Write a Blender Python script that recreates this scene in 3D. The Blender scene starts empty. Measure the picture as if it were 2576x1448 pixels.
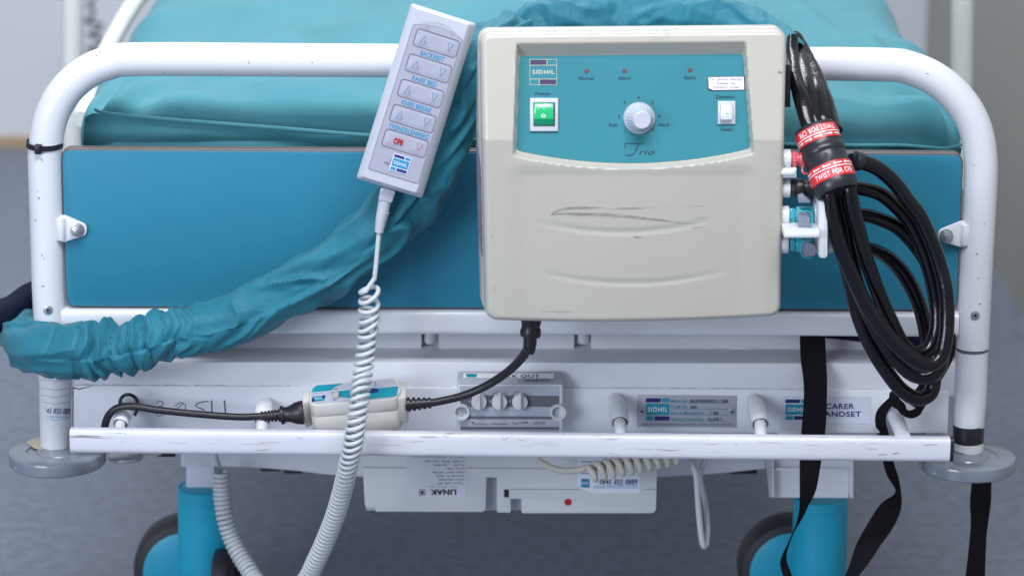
import bpy, bmesh, math, random
from mathutils import Vector, Matrix, noise
random.seed(7)
scn = bpy.context.scene
COL = scn.collection
PI = math.pi

# ------------------------------------------------------------------ camera
TH = math.radians(15.5)      # looking down
DIST = 3.0                   # metres to the footboard
ROLL = 0.0
FPX = 7500.0                 # focal length in units of a 2576 px wide frame
CX, CY = 1288.0, 724.0
cam_pos = Vector((0, -DIST*math.cos(TH), 0.70 + DIST*math.sin(TH)))
fwd = Vector((0, math.cos(TH), -math.sin(TH)))
rgt = Vector((1, 0, 0)); upv = rgt.cross(fwd)
cd = bpy.data.cameras.new('camera'); cam = bpy.data.objects.new('camera', cd); COL.objects.link(cam)
cam.matrix_world = Matrix.Translation(cam_pos) @ Matrix((rgt, upv, -fwd)).transposed().to_4x4()
cd.sensor_width = 36; cd.lens = 36*FPX/2576; cd.clip_end = 100; cd.clip_start = 0.05
cd.dof.use_dof = True; cd.dof.focus_distance = 2.93; cd.dof.aperture_fstop = 4.5
scn.camera = cam

# ------------------------------------------------------------------ light
w = bpy.data.worlds.new('World'); scn.world = w; w.use_nodes = True
bg = w.node_tree.nodes['Background']; bg.inputs[0].default_value = (0.74, 0.80, 0.98, 1); bg.inputs[1].default_value = 0.39
def area(name, loc, target, sx, sy, power, color):
    l = bpy.data.lights.new(name, 'AREA'); l.shape = 'RECTANGLE'; l.size = sx; l.size_y = sy
    l.energy = power; l.color = color
    o = bpy.data.objects.new(name, l); COL.objects.link(o); o.location = loc
    o.rotation_euler = (Vector(target)-Vector(loc)).to_track_quat('-Z', 'Y').to_euler()
    return o
area('ceiling_light', (0.15, -1.35, 2.9), (0, 0.0, 0.6), 2.0, 0.6, 74, (0.94, 0.96, 1.0))
area('ceiling_light', (-0.2, 1.3, 2.9), (0, 0.9, 0.6), 1.8, 0.6, 45, (0.94, 0.96, 1.0))
area('daylight_fill', (-2.4, -3.3, 1.7), (0, 0, 0.5), 1.8, 1.4, 82, (0.82, 0.895, 1.0))  # unseen daylight source, added as soft frontal fill for the pale front faces
scn.view_settings.view_transform = 'Standard'; scn.view_settings.look = 'None'
scn.view_settings.exposure = 0.10; scn.view_settings.gamma = 1.0

# ------------------------------------------------------------------ geometry helpers
def ray(px, py):
    return (fwd + rgt*((px-CX)/FPX) + upv*(-(py-CY)/FPX))
def P(px, py, Y=0.0):
    d = ray(px, py); return cam_pos + d*((Y-cam_pos.y)/d.y)
def PZ(px, py, z):
    d = ray(px, py); return cam_pos + d*((z-cam_pos.z)/d.z)
def M(px, Y=0.0):            # pixels -> metres at depth Y
    return px*(DIST + Y*math.cos(TH))/FPX
def plane(o, n):
    n = n.normalized()
    def S(px, py, d=0.0):
        r = ray(px, py); q = o + n*d
        return cam_pos + r*((q-cam_pos).dot(n)/r.dot(n))
    return S
def onY(Y, lift=0.0004): return lambda px, py: P(px, py, Y-lift)
def oncyl(X0, Y0, r):
    def f(px, py):
        d = ray(px, py); ox, oy = cam_pos.x-X0, cam_pos.y-Y0
        a = d.x**2+d.y**2; b = 2*(ox*d.x+oy*d.y); c = ox*ox+oy*oy-r*r
        D = max(b*b-4*a*c, 0); t = (-b-math.sqrt(D))/(2*a)
        return cam_pos + d*t
    return f

def catmull(pts, n):
    pts = [tuple(p) for p in pts]; k = len(pts[0])
    ext = [tuple(2*pts[0][i]-pts[1][i] for i in range(k))] + pts + [tuple(2*pts[-1][i]-pts[-2][i] for i in range(k))]
    out = []; m = len(pts)-1
    seg = [max(1e-6, math.dist(pts[i][:2], pts[i+1][:2])) for i in range(m)]; tot = sum(seg)
    for i in range(m):
        p0, p1, p2, p3 = ext[i:i+4]; c = max(2, int(round(n*seg[i]/tot)))
        for j in range(c):
            t = j/c
            out.append(tuple(0.5*((2*p1[q])+(-p0[q]+p2[q])*t+(2*p0[q]-5*p1[q]+4*p2[q]-p3[q])*t*t+(-p0[q]+3*p1[q]-3*p2[q]+p3[q])*t**3) for q in range(k)))
    out.append(pts[-1]); return out
def frames(c):
    n = len(c); T = []
    for i in range(n):
        t = (c[min(i+1, n-1)]-c[max(i-1, 0)]); T.append(t.normalized() if t.length > 1e-9 else Vector((0, 0, 1)))
    a = Vector((0, -1, 0)); 
    if abs(T[0].dot(a)) > 0.9: a = Vector((0, 0, 1))
    N = [(a-T[0]*a.dot(T[0])).normalized()]
    for i in range(1, n):
        v = N[-1]-T[i]*N[-1].dot(T[i]); N.append(v.normalized())
    B = [T[i].cross(N[i]) for i in range(n)]
    return T, N, B
def rrect(x0, y0, x1, y1, r, n=6):
    pts = []
    for cx, cy, a in ((x1-r, y0+r, -90), (x1-r, y1-r, 0), (x0+r, y1-r, 90), (x0+r, y0+r, 180)):
        for i in range(n+1):
            t = math.radians(a+90*i/n); pts.append((cx+r*math.cos(t), cy+r*math.sin(t)))
    return pts
def roundpoly(pts, r, n=5):
    out = []; m = len(pts)
    for i in range(m):
        a, b, c = Vector(pts[i-1][:2]), Vector(pts[i][:2]), Vector(pts[(i+1) % m][:2])
        rr = pts[i][2] if len(pts[i]) > 2 else r
        rr = min(rr, (a-b).length*0.45, (c-b).length*0.45)
        if rr < 0.01: out.append(tuple(b)); continue
        p0 = b+(a-b).normalized()*rr; p2 = b+(c-b).normalized()*rr
        for j in range(n+1):
            t = j/n; q = p0*(1-t)**2+b*2*t*(1-t)+p2*t*t; out.append((q.x, q.y))
    return out

WPOS = {}
class MB:
    def __init__(s): s.v = []; s.f = []; s.m = []; s.ns = []
    def add(s, vs, fs, mi=0):
        b = len(s.v); s.v += [Vector(x) for x in vs]
        for f in fs: s.f.append(tuple(b+i for i in f)); s.m.append(mi)
        return s
    def grid(s, fn, nu, nv, mi=0, wrap=False):
        vs = [fn(i/nu, j/nv) for j in range(nv+1) for i in range(nu if wrap else nu+1)]
        W = nu if wrap else nu+1; fs = []
        for j in range(nv):
            for i in range(nu):
                k = (i+1) % W if wrap else i+1
                fs.append((j*W+i, j*W+k, (j+1)*W+k, (j+1)*W+i))
        return s.add(vs, fs, mi)
    def sweep(s, c, r, n=16, mi=0, disp=None, cap=True, sec=None):
        T, N, B = frames(c); L = 0; vs = []
        if not hasattr(r, '__len__'): r = [r]*len(c)
        for i in range(len(c)):
            if i: L += (c[i]-c[i-1]).length
            for j in range(n):
                a = 2*PI*j/n; k = 1.0
                if disp: k = disp(L, a, i/(len(c)-1))
                e = (math.cos(a), math.sin(a))
                if sec: e = sec(a)
                vs.append(c[i]+(N[i]*e[0]+B[i]*e[1])*r[i]*k)
        fs = [(i*n+j, i*n+(j+1) % n, (i+1)*n+(j+1) % n, (i+1)*n+j) for i in range(len(c)-1) for j in range(n)]
        if cap: fs += [tuple(range(n)), tuple(range((len(c)-1)*n, len(c)*n))]
        return s.add(vs, fs, mi)
    def pipe(s, pts, n=60, seg=14, mi=0, disp=None, yoff=0):   # pts: (px, py, Y, rpx)
        q = catmull(pts, n)
        return s.sweep([P(a[0], a[1], a[2]) for a in q], [M(a[3], a[2]) for a in q], seg, mi, disp)
    def lathe(s, p0, p1, prof, n=24, mi=0):   # prof: (t along, radius)
        ax = p1-p0; T = ax.normalized(); a = Vector((0, 0, 1)) if abs(T.z) < .9 else Vector((1, 0, 0))
        U = T.cross(a).normalized(); V = T.cross(U); vs = []
        for t, r in prof:
            for j in range(n): vs.append(p0+ax*t+(U*math.cos(2*PI*j/n)+V*math.sin(2*PI*j/n))*max(r, 1e-5))
        m = len(prof)
        fs = [(i*n+j, i*n+(j+1) % n, (i+1)*n+(j+1) % n, (i+1)*n+j) for i in range(m-1) for j in range(n)]
        fs += [tuple(range(n)), tuple(range((m-1)*n, m*n))]
        return s.add(vs, fs, mi)
    def cyl(s, p0, p1, r, bev=0.0, n=24, mi=0, r1=None):
        r1 = r if r1 is None else r1; L = (p1-p0).length; b = min(bev, L*.4, r*.9)/L if bev else 0
        if b: return s.lathe(p0, p1, [(0, r-bev), (b*.3, r-bev*.3), (b, r), (1-b, r1), (1-b*.3, r1-bev*.3), (1, r1-bev)], n, mi)
        return s.lathe(p0, p1, [(0, r), (1, r1)], n, mi)
    def prism(s, fr, bk, bev=0.0, mi=0, seg=2, only_front=False):
        bm = bmesh.new(); a = [bm.verts.new(p) for p in fr]; b = [bm.verts.new(p) for p in bk]
        bm.faces.new(a); bm.faces.new(list(reversed(b))); n = len(a)
        for i in range(n): bm.faces.new((a[i], b[i], b[(i+1) % n], a[(i+1) % n]))
        bmesh.ops.recalc_face_normals(bm, faces=bm.faces)
        if bev:
            fe = [e for e in bm.edges if e.verts[0] in a and e.verts[1] in a]
            if not only_front: 
                fe = [e for e in bm.edges if e.calc_face_angle(0) > 0.5]
            bmesh.ops.bevel(bm, geom=fe, offset=bev, segments=seg, profile=0.5, affect='EDGES', clamp_overlap=True)
        bm.verts.index_update()
        s.add([v.co.copy() for v in bm.verts], [tuple(v.index for v in f.verts) for f in bm.faces], mi); bm.free(); return s
    def slab(s, pts, Y, t, bev=0.0, mi=0, seg=2):     # outline in px at depth Y, thickness t backwards
        fr = [P(x, y, Y) for x, y in pts]
        return s.prism(fr, [p+Vector((0, t, 0)) for p in fr], bev, mi, seg, True)
    def box(s, x0, y0, x1, y1, Y, t, bev=0.0, mi=0, r=0):
        return s.slab(rrect(x0, y0, x1, y1, r, 4) if r else [(x0, y0), (x1, y0), (x1, y1), (x0, y1)], Y, t, bev, mi)
    def poly(s, pts, fn, mi=0):
        return s.add([fn(x, y) for x, y in pts], [tuple(range(len(pts)))], mi)
    def stroke(s, pts, wd, fn, mi=0, closed=False, sub=1):
        p = [Vector(q[:2]) for q in pts]
        if closed: p.append(p[0])
        if sub > 1:
            q = [p[0]]
            for i in range(len(p)-1):
                for k in range(1, sub+1): q.append(p[i].lerp(p[i+1], k/sub))
            p = q
        vs = []
        for i in range(len(p)):
            a = p[i-1] if i else (p[-2] if closed else p[0]); b = p[i+1] if i < len(p)-1 else (p[1] if closed else p[-1])
            t = (b-a).normalized() if (b-a).length > 1e-9 else Vector((1, 0)); nn = Vector((-t.y, t.x))
            ww = wd(i/(len(p)-1)) if callable(wd) else wd
            vs += [fn(*(p[i]+nn*ww/2)), fn(*(p[i]-nn*ww/2))]
        return s.add(vs, [(2*i, 2*i+1, 2*i+3, 2*i+2) for i in range(len(p)-1)], mi)
    def text(s, body, cx, cy, h, fn, mi=0, ang=0, bold=0.0, w=None, shear=0.0, align='C', sp=1.06, flip=False, mirror=False):
        cu = bpy.data.curves.new('tmp', 'FONT'); cu.body = body; cu.size = 1; cu.offset = bold; cu.shear = shear; cu.space_character = sp
        cu.fill_mode = 'BOTH'; cu.dimensions = '2D'; cu.resolution_u = 3
        o = bpy.data.objects.new('tmp', cu); COL.objects.link(o)
        dg = bpy.context.evaluated_depsgraph_get(); me = o.evaluated_get(dg).to_mesh()
        vs = [v.co.copy() for v in me.vertices]; fs = [tuple(p.vertices) for p in me.polygons]
        o.evaluated_get(dg).to_mesh_clear(); bpy.data.objects.remove(o); bpy.data.curves.remove(cu)
        if not vs: return s
        x0 = min(v.x for v in vs); x1 = max(v.x for v in vs)
        sy = h/0.70; sx = (w/(x1-x0)) if w else sy
        off = {'C': (x0+x1)/2, 'L': x0, 'R': x1}[align]; ca, sa = math.cos(ang), math.sin(ang)
        out = []
        for v in vs:
            x = (v.x-off)*sx; y = -(v.y-0.35)*sy
            if flip: x, y = -x, -y
            if mirror: y = -y
            out.append(fn(cx+x*ca-y*sa, cy+x*sa+y*ca))
        return s.add(out, fs, mi)
    def build(s, name, mats, parent=None, smooth=True, angle=35, recalc=True, props=None):
        if not isinstance(mats, (list, tuple)): mats = [mats]
        xs = [v.x for v in s.v]; ys = [v.y for v in s.v]; zs = [v.z for v in s.v]
        c = Vector(((min(xs)+max(xs))/2, (min(ys)+max(ys))/2, min(zs) if parent is None else (min(zs)+max(zs))/2))
        me = bpy.data.meshes.new(name); me.from_pydata([v-c for v in s.v], [], s.f)
        for m in mats: me.materials.append(m)
        me.polygons.foreach_set('material_index', s.m)
        me.validate()
        if recalc:
            bm = bmesh.new(); bm.from_mesh(me); bmesh.ops.recalc_face_normals(bm, faces=bm.faces); bm.to_mesh(me); bm.free()
        if smooth:
            me.polygons.foreach_set('use_smooth', [True]*len(me.polygons)); me.set_sharp_from_angle(angle=math.radians(angle))
        o = bpy.data.objects.new(name, me); COL.objects.link(o)
        if parent is not None:
            o.parent = parent; o.location = c-WPOS[parent.name]
        else: o.location = c
        WPOS[o.name] = c
        if props:
            for k, v in props.items(): o[k] = v
        return o
def thing(name, label, cat, loc, group=None):
    o = bpy.data.objects.new(name, None); COL.objects.link(o); o.location = loc; WPOS[o.name] = Vector(loc)
    o.empty_display_size = 0.05
    o['label'] = label; o['category'] = cat
    if group: o['group'] = group
    return o
def tag(label, cat, group=None):
    d = {'label': label, 'category': cat}
    if group: d['group'] = group
    return d

# ------------------------------------------------------------------ materials
def mat(name, col, rough=0.5, metal=0.0, coat=0.0, bump=None, var=None, spec=0.5, sheen=0.0, trans=0.0, scuff=None, emit=None):
    m = bpy.data.materials.new(name); m.use_nodes = True; nt = m.node_tree; n = nt.nodes; b = n['Principled BSDF']
    b.inputs['Base Color'].default_value = (*col, 1); b.inputs['Roughness'].default_value = rough
    b.inputs['Metallic'].default_value = metal; b.inputs['Coat Weight'].default_value = coat
    b.inputs['Coat Roughness'].default_value = 0.08; b.inputs['Specular IOR Level'].default_value = spec
    b.inputs['Sheen Weight'].default_value = sheen; b.inputs['Transmission Weight'].default_value = trans
    if emit: b.inputs['Emission Color'].default_value = (*emit[0], 1); b.inputs['Emission Strength'].default_value = emit[1]
    L = nt.links.new; tc = n.new('ShaderNodeTexCoord')
    def nz(scale, detail=3, sc=(1, 1, 1), rg=0.55, off=0):
        mp = n.new('ShaderNodeMapping'); mp.inputs['Scale'].default_value = sc; mp.inputs['Location'].default_value = (off, off, off)
        L(tc.outputs['Object'], mp.inputs[0]); t = n.new('ShaderNodeTexNoise'); t.inputs['Scale'].default_value = scale
        t.inputs['Detail'].default_value = detail; t.inputs['Roughness'].default_value = rg; L(mp.outputs[0], t.inputs[0]); return t.outputs[0]
    def ramp(src, a, bb, c0=(0, 0, 0, 1), c1=(1, 1, 1, 1)):
        r = n.new('ShaderNodeValToRGB'); L(src, r.inputs[0]); r.color_ramp.elements[0].position = a; r.color_ramp.elements[1].position = bb
        r.color_ramp.elements[0].color = c0; r.color_ramp.elements[1].color = c1; return r.outputs[0]
    cur = None
    if var:   # (scale, amount)
        c0 = tuple(x*(1-var[1]) for x in col)+(1,); c1 = tuple(min(1, x*(1+var[1])) for x in col)+(1,)
        cur = ramp(nz(var[0], 4), 0.3, 0.7, c0, c1)
    if scuff:  # list of (scale, stretch, threshold, colour, amount, offset)
        for sc_, st, th, cc, am, off in scuff:
            a = ramp(nz(sc_, 5, st, 0.65, off), th, th+0.03); msk = ramp(nz(9, 2, (1, 1, 1), 0.5, off+3), 0.50, 0.60)
            mu = n.new('ShaderNodeMath'); mu.operation = 'MULTIPLY'; L(a, mu.inputs[0]); L(msk, mu.inputs[1])
            m2 = n.new('ShaderNodeMath'); m2.operation = 'MULTIPLY'; L(mu.outputs[0], m2.inputs[0]); m2.inputs[1].default_value = am
            mx = n.new('ShaderNodeMix'); mx.data_type = 'RGBA'; L(m2.outputs[0], mx.inputs['Factor'])
            if cur: L(cur, mx.inputs['A'])
            else: mx.inputs['A'].default_value = (*col, 1)
            mx.inputs['B'].default_value = (*cc, 1); cur = mx.outputs['Result']
    if cur: L(cur, b.inputs['Base Color'])
    if bump:  # (scale, strength, stretch)
        bp = n.new('ShaderNodeBump'); bp.inputs['Strength'].default_value = bump[1]; bp.inputs['Distance'].default_value = 0.002
        L(nz(bump[0], 3, bump[2] if len(bump) > 2 else (1, 1, 1)), bp.inputs['Height']); L(bp.outputs[0], b.inputs['Normal'])
    return m
W0 = (0.68, 0.695, 0.75)
DK = (0.06, 0.055, 0.06)
m_paint = mat('white_paint', W0, 0.32, coat=0.35, var=(5, 0.025), scuff=[(70, (1, 1, 0.4), 0.665, DK, 0.8, 1), (160, (1, 1, 1), 0.72, (0.2, 0.16, 0.13), 0.7, 5)])
m_bar = mat('scuffed_white_paint', (0.62, 0.63, 0.70), 0.4, coat=0.15, var=(7, 0.05), scuff=[(40, (0.35, 1, 6), 0.60, (0.16, 0.14, 0.14), 0.8, 2), (90, (0.3, 1, 4), 0.60, (0.30, 0.25, 0.22), 0.6, 8), (70, (1, 1, 1), 0.66, DK, 0.9, 4)])
m_plate = mat('white_sheet_metal', (0.73, 0.745, 0.81), 0.42, var=(4, 0.03), scuff=[(90, (1, 1, 1), 0.73, (0.2, 0.16, 0.14), 0.6, 2)])
m_cream = mat('pale_cream_paint', (0.72, 0.74, 0.70), 0.4)
m_lam = mat('blue_laminate', (0.022, 0.192, 0.300), 0.5, spec=.3, bump=(900, 0.08), var=(3, 0.05))
m_edge = mat('dark_edging', (0.10, 0.085, 0.09), 0.45)
m_seam = mat('dark_seam_dirt', (0.12, 0.085, 0.06), 0.8)
m_seamg = mat('grey_joint_line', (0.22, 0.22, 0.24), 0.7)
m_steel = mat('galvanised_steel', (0.45, 0.46, 0.48), 0.35, metal=0.9)
m_hole = mat('dark_recess', (0.012, 0.012, 0.018), 0.6)
m_black = mat('black_rubber', (0.012, 0.012, 0.016), 0.38, bump=(300, 0.1))
m_hose = mat('glossy_black_hose', (0.004, 0.004, 0.007), 0.2, coat=0.12, spec=0.35, bump=(260, 0.16))
m_collar = mat('black_collar_plastic', (0.016, 0.017, 0.024), 0.33, bump=(120, 0.15))
m_fab = mat('turquoise_cover_fabric', (0.055, 0.235, 0.285), 0.7, spec=.3, sheen=0.1, bump=(28, 0.5, (1, .5, 1)), var=(8, 0.06))
m_sleeve = mat('turquoise_sleeve_fabric', (0.010, 0.150, 0.212), 0.62, spec=.35, sheen=0.1, bump=(85, 0.4), var=(14, 0.10), scuff=[(120, (1, 1, 1), 0.76, (0.6, 0.62, 0.6), 0.8, 3)])
m_navy = mat('navy_fabric', (0.006, 0.008, 0.028), 0.8, spec=.2, bump=(300, 0.2))
m_cyan = mat('cyan_caster_plastic', (0.010, 0.36, 0.54), 0.45, var=(20, 0.07))
m_tyre = mat('grey_rubber_tyre', (0.026, 0.026, 0.032), 0.6)
m_pump = mat('beige_plastic', (0.455, 0.440, 0.388), 0.33, coat=0.15, bump=(500, 0.06), var=(6, 0.025), scuff=[(110, (1, 1, 1), 0.735, (0.25, 0.2, 0.25), 0.6, 7)])
m_box = mat('ivory_plastic', (0.60, 0.59, 0.55), 0.35, coat=0.1)
m_ppan = mat('teal_control_membrane', (0.028, 0.205, 0.255), 0.38, bump=(700, 0.08), var=(12, 0.06))
m_hs = mat('lavender_grey_plastic', (0.50, 0.52, 0.59), 0.3, coat=0.2)
m_mem = mat('handset_membrane', (0.38, 0.38, 0.47), 0.22, coat=0.3)
m_hscord = mat('white_cord_plastic', (0.50, 0.53, 0.56), 0.35)
m_crcord = mat('cream_cord_plastic', (0.58, 0.56, 0.48), 0.4)
m_navyink = mat('navy_ink', (0.014, 0.016, 0.13), 0.5)
m_darkink = mat('dark_ink', (0.012, 0.03, 0.06), 0.5)
m_grey = mat('grey_print', (0.12, 0.12, 0.16), 0.5)
m_tealink = mat('teal_ink', (0.008, 0.26, 0.36), 0.45)
m_ltteal = mat('sky_ink', (0.02, 0.27, 0.50), 0.45)
m_redink = mat('red_ink', (0.42, 0.01, 0.03), 0.5)
m_purpink = mat('purple_ink', (0.055, 0.03, 0.09), 0.5)
m_white = mat('white_print', (0.80, 0.80, 0.82), 0.4)
m_creamink = mat('cream_print', (0.60, 0.60, 0.48), 0.5)
m_silver = mat('brushed_plate', (0.44, 0.45, 0.50), 0.35, metal=0.35)
m_disc = mat('grey_bumper_plastic', (0.17, 0.19, 0.235), 0.25, coat=0.4, var=(30, 0.12), scuff=[(60, (1, 1, 1), 0.62, (0.55, 0.57, 0.62), 0.6, 2)])
m_brass = mat('glint_brass', (0.60, 0.52, 0.38), 0.35, metal=0.5)
m_lgrey = mat('light_grey_plastic', (0.42, 0.44, 0.52), 0.4)
m_dgrey = mat('mid_grey_print', (0.13, 0.13, 0.17), 0.45)
m_offw = mat('off_white_plastic', (0.64, 0.66, 0.68), 0.35)
m_pink = mat('coral_connector', (0.62, 0.10, 0.12), 0.3, coat=0.3)
m_teal = mat('aqua_connector', (0.03, 0.36, 0.44), 0.3, coat=0.3)
m_clip = mat('grey_clip', (0.22, 0.24, 0.31), 0.4)
m_red = mat('red_band', (0.68, 0.022, 0.028), 0.35, coat=0.2)
m_green = mat('lit_green_switch', (0.01, 0.33, 0.13), 0.2, coat=0.6, emit=((0.02, 0.55, 0.2), 0.22))
m_green2 = mat('deep_green_switch', (0.0, 0.20, 0.10), 0.2, coat=0.6, emit=((0.0, 0.4, 0.16), 0.12))
m_led = mat('dull_led', (0.15, 0.10, 0.09), 0.3)
m_strap = mat('black_webbing', (0.008, 0.008, 0.011), 0.85, spec=0.15)
# diagonal weave for the webbing
nt = m_strap.node_tree; b = nt.nodes['Principled BSDF']; tc = nt.nodes.new('ShaderNodeTexCoord'); mp = nt.nodes.new('ShaderNodeMapping')
mp.inputs['Rotation'].default_value = (0, math.radians(45), 0); wv = nt.nodes.new('ShaderNodeTexWave'); wv.inputs['Scale'].default_value = 130
nt.links.new(tc.outputs['Object'], mp.inputs[0]); nt.links.new(mp.outputs[0], wv.inputs[0]); bp = nt.nodes.new('ShaderNodeBump')
bp.inputs['Strength'].default_value = 0.8; bp.inputs['Distance'].default_value = 0.001; nt.links.new(wv.outputs[1], bp.inputs['Height']); nt.links.new(bp.outputs[0], b.inputs['Normal'])
m_floor = mat('speckled_vinyl', (0.150, 0.172, 0.225), 0.42, var=(55, 0.22), bump=(60, 0.05))
m_wall = mat('grey_wall_paint', (0.62, 0.64, 0.68), 0.7, var=(1.5, 0.03))
m_wallr = mat('olive_grey_wall_paint', (0.36, 0.365, 0.32), 0.55, var=(1.2, 0.08))
m_skirt = mat('tan_skirting', (0.42, 0.30, 0.17), 0.5)
def alpha_scuff(name, col, dens, scale=90, st=(0.25, 1, 2)):
    m = mat(name, col, 0.7); nt = m.node_tree; n = nt.nodes; b = n['Principled BSDF']; L = nt.links.new
    tc = n.new('ShaderNodeTexCoord'); mp = n.new('ShaderNodeMapping'); mp.inputs['Scale'].default_value = st
    t = n.new('ShaderNodeTexNoise'); t.inputs['Scale'].default_value = scale; t.inputs['Detail'].default_value = 6; t.inputs['Roughness'].default_value = 0.75
    r = n.new('ShaderNodeMapRange'); r.inputs[1].default_value = 0.52-dens*0.25; r.inputs[2].default_value = 0.72; r.inputs[4].default_value = 0.72
    L(tc.outputs['Object'], mp.inputs[0]); L(mp.outputs[0], t.inputs[0]); L(t.outputs[0], r.inputs[0]); L(r.outputs[0], b.inputs['Alpha']); return m
m_scuff = alpha_scuff('graphite_scuff', (0.10, 0.09, 0.12), 0.7)
m_scuffl = alpha_scuff('faint_scuff', (0.16, 0.15, 0.18), 0.25)

# ------------------------------------------------------------------ setting
FZ = P(478, 1560, 0.24).z
WALLY = PZ(100, 368, FZ).y
WRX = PZ(2576, 800, FZ).x
def struct(mb, name, m, recalc=False):
    return mb.build(name, m, None, smooth=False, recalc=recalc, props={'kind': 'structure'})
s = MB(); s.add([(-6, -5, FZ), (6, -5, FZ), (6, 9, FZ), (-6, 9, FZ)], [(0, 1, 2, 3)]); struct(s, 'floor', m_floor)
wl = thing('room_wall', 'pale grey room wall with tan skirting, behind the left of the bed', 'wall', (0, WALLY, FZ))
s = MB(); s.add([(-4, WALLY, FZ), (WRX, WALLY, FZ), (WRX, WALLY, FZ+2.9), (-4, WALLY, FZ+2.9), (-4, WALLY+.1, FZ), (WRX, WALLY+.1, FZ), (WRX, WALLY+.1, FZ+2.9), (-4, WALLY+.1, FZ+2.9)],
                [(0, 1, 2, 3), (7, 6, 5, 4), (0, 4, 5, 1), (1, 5, 6, 2), (2, 6, 7, 3), (3, 7, 4, 0)]); s.build('wall_face', m_wall, wl, smooth=False)
s = MB(); z1 = PZ(100, 368, FZ).z; hh = 0.02
s.add([(-4, WALLY-.012, FZ), (WRX, WALLY-.012, FZ), (WRX, WALLY-.012, FZ+hh), (-4, WALLY-.012, FZ+hh), (-4, WALLY-.001, FZ+hh), (WRX, WALLY-.001, FZ+hh)], [(0, 1, 2, 3), (3, 2, 5, 4)])
s.build('skirting', m_skirt, wl, smooth=False)
s = MB(); X = WRX
s.add([(X, -0.9, FZ), (X, WALLY, FZ), (X, WALLY, FZ+2.9), (X, -0.9, FZ+2.9), (X+.1, -0.9, FZ), (X+.1, WALLY, FZ), (X+.1, WALLY, FZ+2.9), (X+.1, -0.9, FZ+2.9)],
      [(0, 1, 2, 3), (7, 6, 5, 4), (0, 4, 5, 1), (1, 5, 6, 2), (2, 6, 7, 3), (3, 7, 4, 0)])
s.build('side_wall', m_wallr, None, smooth=False, props=tag('dark olive grey wall running along the right side of the bed', 'wall'))

# ------------------------------------------------------------------ bed
bed = thing('hospital_bed', 'white tubular hospital bed end with blue panel, cyan casters and grey bumper discs', 'bed', (0, 0.6, FZ))
s = MB()   # U-shaped tube
pts = [(140, 1121, 0, 38.5), (138.5, 1040, 0, 39.5), (137, 950, 0, 40), (123, 770, 0, 40.5), (117, 560, 0, 41.5), (113, 430, 0, 42), (114, 375, 0, 42.2), (127, 300, 0, 42.2), (160, 235, 0, 42.2), (212, 186, 0, 42.2), (275, 158, 0, 42), (350, 149.5, 0, 41.8)]
pts += [(700, 151, 0, 41.5), (1288, 155, 0, 41.5), (1900, 160, 0, 41.5), (2215, 163, 0, 42), (2290, 172, 0, 42), (2360, 204, 0, 42), (2418, 258, 0, 42), (2454, 325, 0, 42), (2467, 400, 0, 42), (2466, 480, 0, 42), (2457, 640, 0, 42), (2446, 872, 0, 42)]
s.pipe(pts, 260, 28); s.build('tube_frame', m_paint, bed)
s = MB(); s.pipe([(2445, 881, 0, 41), (2442, 980, 0, 41), (2437, 1072, 0, 39.5)], 20, 28); s.build('post_sleeve', m_paint, bed)
s = MB(); s.pipe([(2446, 871, 0, 40), (2445, 882, 0, 40)], 3, 28); s.build('joint_line', m_grey, bed)
s = MB(); s.pipe([(2437, 1066, 0, 39.8), (2436, 1109, 0, 39)], 4, 28); s.build('black_tape', m_collar, bed)
s = MB(); s.pipe([(2436, 1109, 0, 38.4), (2435.5, 1129, 0, 38.4), (2435, 1132, 0, 38)], 6, 28); s.build('post_end', m_white, bed)
# panel with dark edging
s = MB(); o = roundpoly([(152, 375), (2424, 387), (2408, 781), (166, 772)], 26, 6)
fr = [P(x, y, -0.002) for x, y in o]; s.prism(fr, [p+Vector((0, 0.017, 0)) for p in fr], 0.0008, 0); s.build('panel_edging', m_edge, bed)
s = MB(); o = roundpoly([(155.5, 379), (2421, 391.5), (2405, 778.5), (169, 769.5)], 24, 6); s.slab(o, -0.0035, 0.0013, 0.0005); s.build('footboard_panel', m_lam, bed)
# lower rail
s = MB(); q = [(158, 803, 0.0, 31), (1288, 807, 0.0, 31), (2408, 813, 0.0, 31)]
sec = lambda a: ((abs(math.cos(a))**0.45)*math.copysign(0.85, math.cos(a)), (abs(math.sin(a))**0.45)*math.copysign(1, math.sin(a)))
s.sweep([P(a, b_, c) for a, b_, c, r in catmull(q, 10)], M(31), 40, sec=sec); s.build('cross_rail', m_paint, bed)
# lugs + bolts
for L_, bx, by, sg in (([(143, 547), (160, 541, 5), (218, 566, 34), (218, 592, 34), (160, 610, 5), (147, 606)], 195, 578, 1), ([(2437, 562), (2420, 556, 5), (2361, 580, 34), (2361, 606, 34), (2420, 623, 5), (2434, 620)], 2380, 593, -1)):
    s = MB(); s.slab(roundpoly(L_, 6, 7), -0.0085, 0.004, 0.001)
    ex = 152 if sg > 0 else 2429
    s.cyl(P(ex, 548 if sg > 0 else 564, -0.0095), P(ex+2*sg, 604 if sg > 0 else 617, -0.0095), 0.0042, 0.001, 12)
    lg = s.build('lug', m_paint, bed)
    s = MB(); c = P(bx, by, -0.0085)
    s.cyl(c, c+Vector((0, -.0012, 0)), M(18), .0003, 24); s.cyl(c+Vector((0, -.001, 0)), c+Vector((0, -.0055, 0)), M(15), .0008, 6); s.cyl(c+Vector((0, -.005, 0)), c+Vector((0, -.009, 0)), M(8.5), .0008, 16)
    s.build('bolt', m_steel, lg)
for x, y in ((121, 778), (2453, 792)):
    s = MB(); c = P(x, y, -0.0155); s.cyl(c, c+Vector((0, -.0022, 0)), M(11.5), .0008, 20); s.cyl(c+Vector((0, -.002, 0)), c+Vector((0, -.00235, 0)), M(4.2), 0, 6, 1)
    s.build('rivet', [m_steel, m_hole], bed)
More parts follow.
